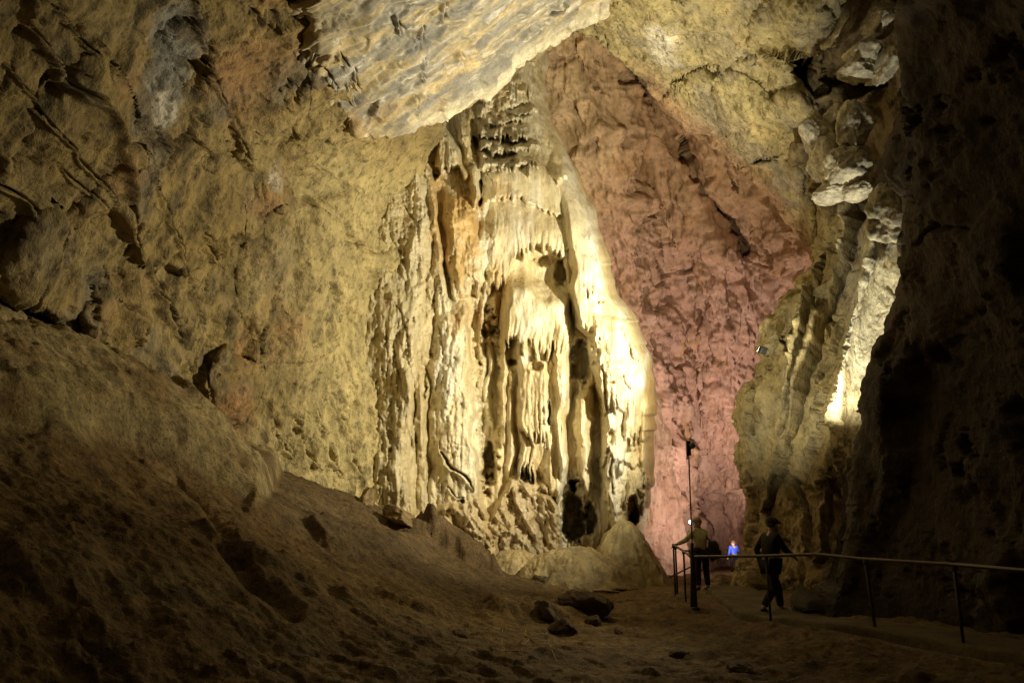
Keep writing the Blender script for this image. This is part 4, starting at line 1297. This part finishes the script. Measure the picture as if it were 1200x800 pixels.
corner = V(812, 652, 16)
hr = empty('handrail', gz(corner, 0), 'long rusty pipe handrail along the path, sloping out of view at the right', 'handrail')
top = [corner, V(897, 651, 14.1), V(958, 649, 13.0), V(1014, 655, 12.0), V(1118, 661, 10.5), V(1200, 668, 9.2), V(1330, 680, 7.8)]
world_tube('top_rail', rail_run(top), .026, M_RAIL, hr, 12)
for q in (V(898, 652, 14.1), V(1014, 656, 12.0), V(1118, 662, 10.5), V(1330, 681, 7.8)):
    ft = gz(q)
    if 1000 < to_px(np.array(q[:]))[0] < 1030:
        ft.x += .06
    world_tube('post', [ft, ft.lerp(q, .5), q], .022, M_RAIL2, hr)
world_tube('post', [gz(corner), corner + Vector((0, 0, .02))], .045, M_RAIL2, hr, 12)

land = empty('landing_railing', gz(V(801, 645, 17.2), 0), 'short angled pipe railing at the landing, left of the standing walker', 'railing')
a0, a1, a2 = corner + Vector((-.05, 0, 0)), V(801, 645, 17.2), V(789, 638, 18.6)
b1, b2 = V(791.5, 640, 19.3), V(809, 645, 20.4)
world_tube('top_rail', rail_run([a0, a1, a2], 6), .024, M_RAIL2, land)
world_tube('top_rail', rail_run([a2, b1, V(800, 645, 19.9), b2], 6), .022, M_RAIL2, land)
for q in (a1, a2, b1, b2):
    world_tube('post', [gz(q), q], .022, M_RAIL2, land)
world_tube('mid_rail', rail_run([V(784.5, 676, 18.4), V(797, 670, 19.4), V(809, 664, 20.3)], 5), .018, M_RAIL2, land)

for thing_ in (hr, land):
    for o in [c for c in thing_.children if c.name.startswith('post')]:
        vs_ = np.array([v.co[:] for v in o.data.vertices])
        lo_, hi_ = Vector(vs_[vs_[:, 2] < vs_[:, 2].min() + .03].mean(0).tolist()), Vector(vs_[vs_[:, 2] > vs_[:, 2].max() - .03].mean(0).tolist())
        rad_ = .05 if vs_[:, 0].std() < .03 else .045
        ft_ = lo_ + Vector((0, 0, .13))
        bm = bmesh.new()
        tube(bm, [ft_ - Vector((0, 0, .05)), ft_ + Vector((0, 0, .012)), ft_ + Vector((0, 0, .02))], [rad_ * 1.9, rad_ * 1.9, rad_ * 1.1], 16)
        bm_obj('base_plate', bm, M_RAIL2, o).matrix_parent_inverse = Matrix()
        bm = bmesh.new()
        tube(bm, [hi_ - Vector((0, 0, .07)), hi_ - Vector((0, 0, .06)), hi_ + Vector((0, 0, .005))], [.024, .034, .036], 14)
        bm_obj('collar', bm, M_RAIL2, o).matrix_parent_inverse = Matrix()

# ------------------------------------------------------------------ lamp on its pole
lp = empty('lamp_post', gz(V(812, 700, 15.95), 0), 'thin tall lamp pole with a small dark lamp rising behind the railing corner', 'lamp post')
foot = gz(V(810.5, 706, 15.9))
knee = V(811, 636, 15.9)
tip = V(806.5, 520, 15.9)
world_tube('pole', [foot, foot.lerp(knee, .5), knee], .035, M_RAIL2, lp)
world_tube('upper_pole', [knee - Vector((0, 0, .15)), knee.lerp(tip, .5), tip - Vector((0, 0, .1))], .014, M_RAIL2, lp)
bm = bmesh.new()
c0 = V(806.7, 525, 15.9) - lp.location
box(bm, c0, (.085, .10, .29), None, .012)
tube(bm, [c0 + Vector((-.03, 0, -.13)), c0 + Vector((-.04, 0, -.22))], .016)
head = bm_obj('lamp_head', bm, plain_mat('green_black_housing', (.03, .035, .015), .5), lp)
bm = bmesh.new()
c1 = V(811, 521.5, 15.9) - lp.location
ax = (V(915, 380, 20.5) - V(811, 521, 15.9)).normalized()
tube(bm, [c1 - ax * .07, c1 - ax * .05, c1, c1 + ax * .02], [.03, .06, .07, .07], 18)
bm_obj('reflector', bm, plain_mat('grey_reflector', (.45, .44, .42), .35, .3), head)
bm = bmesh.new()
tube(bm, [c1 + ax * .024, c1 + ax * .034], [.06, .055], 18)
bm_obj('lens', bm, glow_mat('lamp_lens', (1, .93, .78), 1.0), head)

# floodlight bolted to the outcrop
fl_c = V(888, 408, 19.9)
fd = (V(640, 300, 27) - fl_c).normalized()
fl = empty('floodlight', fl_c, 'small floodlight glowing on the left edge of the creviced outcrop', 'floodlight')
Rm = fd.to_track_quat('Y', 'Z').to_matrix()
bm = bmesh.new()
box(bm, Vector(Rm @ Vector((0, -.15, 0))), (.24, .10, .18), Rm, .012)
bm_obj('housing', bm, M_BLACK, fl)
bm = bmesh.new()
box(bm, Vector(Rm @ Vector((0, -.095, 0))), (.20, .012, .14), Rm, .003)
bm_obj('lens', bm, glow_mat('flood_lens', (1, .92, .72), 30.0), fl)
bm = bmesh.new()
tube(bm, [Rm @ Vector((0, -.17, -.05)), Rm @ Vector((.12, -.2, -.12)), Vector((.35, .25, -.15))], .015)
bm_obj('bracket', bm, M_RAIL2, fl)

# pale lines drawn on the clay
bm = bmesh.new()
for ln in ([(589, 738), (588.5, 746), (588, 753), (590, 759), (593, 763), (600, 763.5), (608, 763)], [(611, 757), (616, 753), (620, 750), (616, 745), (616, 738)], [(616, 745), (624, 750), (633, 756)],
           [(640, 741), (643, 748), (646, 760), (651, 772), (656, 779)], [(566, 731), (575, 735), (586, 737)]):
    pts = [hit_ground(x, y)[0] + Vector((0, 0, .008)) for x, y in ln]
    tube(bm, rail_run(pts, 6), .0055, 6)
markings = bm_obj('markings', bm, plain_mat('yellow_marking', (.42, .31, .10), .8))
tag(markings, 'thin yellowish lines drawn in loose loops on the lower clay slope', 'markings')


# ------------------------------------------------------------------ people
def skin_mesh(name, V_, E_, R_, mat, parent, root=0, sub=2):
    me = bpy.data.meshes.new(name)
    me.from_pydata([tuple(v) for v in V_], E_, [])
    ob = bpy.data.objects.new(name, me)
    COL.objects.link(ob)
    md = ob.modifiers.new('Skin', 'SKIN')
    md.use_smooth_shade = True
    for i, sv in enumerate(me.skin_vertices[0].data):
        rr = R_[i]
        sv.radius = rr if isinstance(rr, tuple) else (rr, rr)
        sv.use_root = (i == root)
    ss = ob.modifiers.new('Subdivision', 'SUBSURF')
    ss.levels = ss.render_levels = sub
    dg = bpy.context.evaluated_depsgraph_get()
    ev = ob.evaluated_get(dg)
    me2 = bpy.data.meshes.new_from_object(ev)
    bpy.data.objects.remove(ob)
    me2.name = name
    me2.materials.clear()
    me2.materials.append(mat)
    me2.polygons.foreach_set('use_smooth', np.ones(len(me2.polygons), bool))
    o = bpy.data.objects.new(name, me2)
    COL.objects.link(o)
    o.parent = parent
    return o


SKIN = plain_mat('skin', (.50, .32, .22), .6, 0, .1, 20, .05)
HAIR = plain_mat('hair', (.12, .08, .045), .8, 0, .4, 60, .5)


def person(loc, yaw, scale, label, J, mats, hat=None, lamp=False, hair_long=False):
    """J: joints in metres, x to the person's own right when looking along +y (forward)"""
    t = empty('person', loc, label, 'person')
    t.rotation_euler = (0, 0, yaw)
    t.scale = (scale,) * 3
    v = {k: Vector(p) for k, p in J.items()}
    hd = v['head']
    fdir = Vector(J.get('face', (0, 1, 0))).normalized()
    side = fdir.cross(Vector((0, 0, 1))).normalized()
    VV, EE, RR = [], [], []

    def add(p, r, link=None):
        VV.append(Vector(p))
        RR.append(r)
        if link is not None:
            EE.append((link, len(VV) - 1))
        return len(VV) - 1
    pel = add(v['pelvis'], .13)
    sp = add(v['pelvis'].lerp(v['chest'], .5), .125, pel)
    ch = add(v['chest'], .14, sp)
    nk = add(v['neck'], .055, ch)
    jw = add(hd - Vector((0, 0, .045)) + fdir * .02, .072, nk)
    hc = add(hd + Vector((0, 0, .04)), .088, jw)
    add(hd + Vector((0, 0, .10)), .06, hc)
    add(hd - Vector((0, 0, .01)) + fdir * .105, .014, jw)        # nose
    for s in ('L', 'R'):
        sh = add(v['shoulder' + s], .062, ch)
        el = add(v['elbow' + s], .043, sh)
        wr = add(v['wrist' + s], .027, el)
        dr = (v['wrist' + s] - v['elbow' + s]).normalized()
        pm = add(v['wrist' + s] + dr * .06, .034, wr)
        up = Vector((0, 0, 1)) if abs(dr.z) < .8 else Vector((0, 1, 0))
        sd = dr.cross(up).normalized()
        nr = sd.cross(dr)
        th = add(v['wrist' + s] + dr * .06 + nr * .045, .011, pm)
        add(v['wrist' + s] + dr * .10 + nr * .055, .009, th)
        for q, ln in enumerate((.075, .088, .08, .06)):
            o_ = sd * ((q - 1.5) * .02)
            k1 = add(v['wrist' + s] + dr * .10 + o_ * 1.0, .010, pm)
            k2 = add(v['wrist' + s] + dr * (.10 + ln * .5) + o_ - nr * .012, .009, k1)
            add(v['wrist' + s] + dr * (.10 + ln * .85) + o_ - nr * .035, .008, k2)
        hp = add(v['hip' + s], .095, pel)
        kn = add(v['knee' + s], .06, hp)
        an = add(v['ankle' + s], .042, kn)
        add(v['toe' + s], .04, an)
    skin_mesh('body', VV, EE, RR, mats['skin'], t)
    # jacket
    VV, EE, RR = [], [], []
    w0 = add(v['pelvis'] + Vector((0, 0, .0)), (.17, .145))
    w1 = add(v['pelvis'].lerp(v['chest'], .5), (.165, .14), w0)
    c_ = add(v['chest'], (.185, .15), w1)
    add(v['neck'] - Vector((0, 0, .015)), .085, c_)
    for s in ('L', 'R'):
        sh = add(v['shoulder' + s], .085, c_)
        m1 = add(v['shoulder' + s].lerp(v['elbow' + s], .5), .07, sh)
        el = add(v['elbow' + s], .062, m1)
        m2 = add(v['elbow' + s].lerp(v['wrist' + s], .5), .054, el)
        add(v['elbow' + s].lerp(v['wrist' + s], .97), .044, m2)
    skin_mesh('jacket', VV, EE, RR, mats['jacket'], t)
    # trousers
    VV, EE, RR = [], [], []
    pz = add(v['pelvis'] - Vector((0, 0, .02)), .145)
    for s in ('L', 'R'):
        hp = add(v['hip' + s], .115, pz)
        m1 = add(v['hip' + s].lerp(v['knee' + s], .5), .096, hp)
        kn = add(v['knee' + s], .08, m1)
        m2 = add(v['knee' + s].lerp(v['ankle' + s], .45), .078, kn)
        add(v['ankle' + s].lerp(v['knee' + s], .06), .068, m2)
    skin_mesh('trousers', VV, EE, RR, mats['trousers'], t)
    for s in ('L', 'R'):
        VV, EE, RR = [], [], []
        a_ = add(v['ankle' + s] + Vector((0, 0, .01)), .055)
        b_ = add(v['ankle' + s] - Vector((0, 0, .045)), .056, a_)
        add(v['toe' + s], (.05, .038), b_)
        skin_mesh('shoe', VV, EE, RR, mats['shoe'], t)
    # hair and eyes
    bm = bmesh.new()
    bmesh.ops.create_uvsphere(bm, u_segments=20, v_segments=14, radius=.104)
    for q in list(bm.verts):
        if q.co.dot(fdir) > .035 and q.co.z < .05:
            q.co *= .80
        if q.co.z < -.06 and not hair_long:
            q.co *= .86
        q.co = q.co * (1 + .03 * math.sin(q.co.x * 90) * math.sin(q.co.z * 70)) + hd + Vector((0, 0, .035)) - fdir * .018
    bm_obj('hair', bm, mats.get('hair', HAIR), t)
    for s in (-1, 1):
        bm = bmesh.new()
        bmesh.ops.create_icosphere(bm, subdivisions=2, radius=.012)
        for q in bm.verts:
            q.co += hd + fdir * .088 + side * s * .033 + Vector((0, 0, .015))
        bm_obj('eye', bm, M_BLACK, t)
        bm = bmesh.new()
        bmesh.ops.create_icosphere(bm, subdivisions=2, radius=.03)
        for q in bm.verts:
            q.co = Vector((q.co.x * .45, q.co.y * .7, q.co.z)) + hd + side * s * .098 + Vector((0, 0, .0))
        bm_obj('ear', bm, mats['skin'], t)
    if hat:
        bm = bmesh.new()
        bmesh.ops.create_uvsphere(bm, u_segments=24, v_segments=14, radius=.113)
        for q in bm.verts:
            z = q.co.z
            if z < -.01:
                q.co.z = -.012 + (z + .01) * .15
                q.co.x *= .99
            if q.co.dot(fdir) > .09 and abs(q.co.z) < .05:
                q.co += fdir * .05
            q.co += hd + Vector((0, 0, .055)) - fdir * .01
        bm_obj('cap', bm, hat, t)
    if lamp:
        bm = bmesh.new()
        tube(bm, [hd + fdir * .13 + Vector((0, 0, .07)), hd + fdir * .165 + Vector((0, 0, .065))], [.03, .034], 14)
        h_ = bm_obj('headlamp', bm, M_BLACK, t)
        bm = bmesh.new()
        cc = hd + fdir * .17 + Vector((0, 0, .065))
        bmesh.ops.create_uvsphere(bm, u_segments=14, v_segments=10, radius=.034)
        for q in bm.verts:
            q.co = Vector((q.co.x, q.co.y, q.co.z * 1.3)) + cc
        bm_obj('bulb', bm, glow_mat('headlamp_glow', (.9, .95, 1.0), 6), h_)
    return t


OLIVE = plain_mat('olive_jacket', (.60, .58, .30), .85, 0, .2, 14, .4)
NAVY = plain_mat('dark_trousers', (.017, .014, .011), .9, 0, .3, 20, .3)
SHOE = plain_mat('dark_shoe', (.03, .028, .022), .7)
BLUE = plain_mat('bright_blue_jacket', (.05, .12, .85), .6, 0, .15, 16, .3)
DKC = plain_mat('black_coat', (.022, .017, .011), .9, 0, .3, 14, .3)
TAN = plain_mat('tan_cap', (.36, .26, .12), .9, 0, .2, 30, .3)

base = on_ground(824, 687, 20)
base.z += .05
# seen from behind, left forearm on the rail; local +y looks away from the camera and to the left
walker = person(base, math.radians(22), 1.05, 'person in an olive jacket, tan cap and headlamp leaning one hand on the railing', dict(
    pelvis=(0, 0, .93), chest=(-.02, .03, 1.27), neck=(-.02, .05, 1.43), head=(-.04, .07, 1.555), face=(-.95, .25, -.1),
    shoulderL=(-.19, .04, 1.36), elbowL=(-.36, .10, 1.17), wristL=(-.56, .20, 1.07),
    shoulderR=(.16, .03, 1.36), elbowR=(.18, .16, 1.14), wristR=(.0, .36, 1.22),
    hipL=(-.10, 0, .88), kneeL=(-.11, .03, .49), ankleL=(-.12, .0, .09), toeL=(-.15, .14, .045),
    hipR=(.10, 0, .88), kneeR=(.12, .02, .49), ankleR=(.13, -.02, .09), toeR=(.14, .13, .045)),
    dict(skin=SKIN, jacket=OLIVE, trousers=NAVY, shoe=SHOE, hair=TAN), TAN, True)
# backpack on the walker's back
bp = empty('backpack', base + Vector((.30, -.06, .98)), 'black backpack hanging at the back of the person at the railing', 'backpack')
bm = bmesh.new()
bmesh.ops.create_uvsphere(bm, u_segments=24, v_segments=16, radius=1)
for q in bm.verts:
    c = q.co
    e = .55
    c = Vector([math.copysign(abs(k) ** e, k) for k in c])
    q.co = Vector((c.x * .125, c.y * .14, c.z * .24 * (1 - .12 * c.x))) + Vector((0, 0, .02 * math.sin(c.x * 5)))
bag = bm_obj('bag_body', bm, DKC, bp)
bm = bmesh.new()
bmesh.ops.create_uvsphere(bm, u_segments=18, v_segments=12, radius=1)
for q in bm.verts:
    c = Vector([math.copysign(abs(k) ** .6, k) for k in q.co])
    q.co = Vector((c.x * .06 + .12, c.y * .10, c.z * .11 - .08))
bm_obj('front_pocket', bm, DKC, bp)
bm = bmesh.new()
tube(bm, rail_run([Vector((-.06, .02, .2)), Vector((-.2, .02, .40)), Vector((-.36, .06, .38)), Vector((-.36, .12, .15)), Vector((-.2, .06, -.12)), Vector((-.06, .02, -.18))], 6), .018, 8)
bm_obj('strap', bm, DKC, bp)

b2_ = on_ground(862, 674, 35.0)
b2_ = Vector((b2_.x, b2_.y, max(b2_.z, V(862, 674, 35.0).z - .05)))
person(b2_, math.radians(15), .86, 'small far person in a bright blue jacket walking in the rosy passage', dict(
    pelvis=(0, 0, .93), chest=(0, .03, 1.27), neck=(0, .05, 1.43), head=(0.02, .07, 1.555), face=(.2, 1, -.1),
    shoulderL=(-.19, .04, 1.36), elbowL=(-.27, .0, 1.10), wristL=(-.28, .12, .90), shoulderR=(.19, .04, 1.36), elbowR=(.27, .1, 1.12), wristR=(.26, .3, 1.12),
    hipL=(-.10, 0, .88), kneeL=(-.11, .12, .49), ankleL=(-.11, .12, .09), toeL=(-.12, .26, .045), hipR=(.10, 0, .88), kneeR=(.11, .0, .49), ankleR=(.11, -.16, .12), toeR=(.11, -.04, .05)),
    dict(skin=SKIN, jacket=BLUE, trousers=NAVY, shoe=SHOE))
b3_ = on_ground(907, 722, 15.5)
b3_.z += .05
person(b3_, math.radians(-70), 1.09, 'dark shadowy person in black walking past the outcrop behind the handrail', dict(
    pelvis=(0, 0, .90), chest=(0, .05, 1.26), neck=(0, .08, 1.42), head=(0, .11, 1.545), face=(0, 1, -.15),
    shoulderL=(-.19, .05, 1.35), elbowL=(-.24, -.10, 1.12), wristL=(-.22, -.02, .90), shoulderR=(.19, .05, 1.35), elbowR=(.24, .16, 1.12), wristR=(.2, .34, 1.02),
    hipL=(-.10, 0, .85), kneeL=(-.10, .20, .48), ankleL=(-.10, .24, .09), toeL=(-.10, .38, .045), hipR=(.10, 0, .85), kneeR=(.10, -.04, .46), ankleR=(.10, -.30, .13), toeR=(.10, -.20, .05)),
    dict(skin=SKIN, jacket=DKC, trousers=NAVY, shoe=SHOE), DKC)


# ------------------------------------------------------------------ light
world = bpy.data.worlds.new('World')
scene.world = world
world.use_nodes = True
bg = world.node_tree.nodes['Background']
bg.inputs[0].default_value = (1.0, .78, .5, 1)
bg.inputs[1].default_value = 0.019


def spot(name, loc, target, watts, col, angle, blend=.6, rad=.08):
    l = bpy.data.lights.new(name, 'SPOT')
    l.energy = watts
    l.color = col
    l.spot_size = math.radians(angle)
    l.spot_blend = blend
    l.shadow_soft_size = rad
    o = bpy.data.objects.new(name, l)
    COL.objects.link(o)
    o.location = loc
    d = Vector(target) - Vector(loc)
    o.rotation_euler = d.to_track_quat('-Z', 'Y').to_euler()
    return o


WARM = (1.0, .895, .64)
spot('flood_lamp', V(884, 408, 19.9), V(450, 235, 26), 6800, WARM, 164, .75, .12)
ph = V(811, 521.5, 15.9)
spot('pole_lamp_and_fill', ph + (V(915, 380, 20.5) - ph).normalized() * .12, V(912, 415, 20.5), 800, WARM, 76, .9)
spot('pole_lamp_and_fill', ph + Vector((-.16, -.12, .0)), (-5.5, 9.0, 1.4), 470, (1.0, .86, .50), 112, 1.0, .10)  # added fill for the clay slope; the head has no second lens
spot('rosy_lamp', V(884, 632, 27), V(785, 540, 33), 600, (1.0, .74, .64), 130, .9)
spot('rosy_lamp', V(846, 658, 32.0), V(836, 400, 38), 4000, (1.0, .80, .68), 152, .9)
spot('crevice_lamp', V(1001, 500, 17.2), V(1012, 200, 19.4), 1350, (1.0, .93, .70), 150, 1.0)

# ------------------------------------------------------------------ render
scene.render.engine = 'CYCLES'
cy = scene.cycles
cy.use_denoising = True
cy.denoising_prefilter = 'NONE'
cy.denoising_input_passes = 'RGB_ALBEDO_NORMAL'
try:
    cy.denoiser = 'OPENIMAGEDENOISE'
except Exception:
    pass
cy.max_bounces = 6
cy.diffuse_bounces = 5
cy.glossy_bounces = 2
cy.sample_clamp_indirect = 3.0
cy.use_adaptive_sampling = False
vs = scene.view_settings
vs.view_transform = 'Standard'
vs.look = 'None'
vs.exposure = 0.0
vs.gamma = 1.0
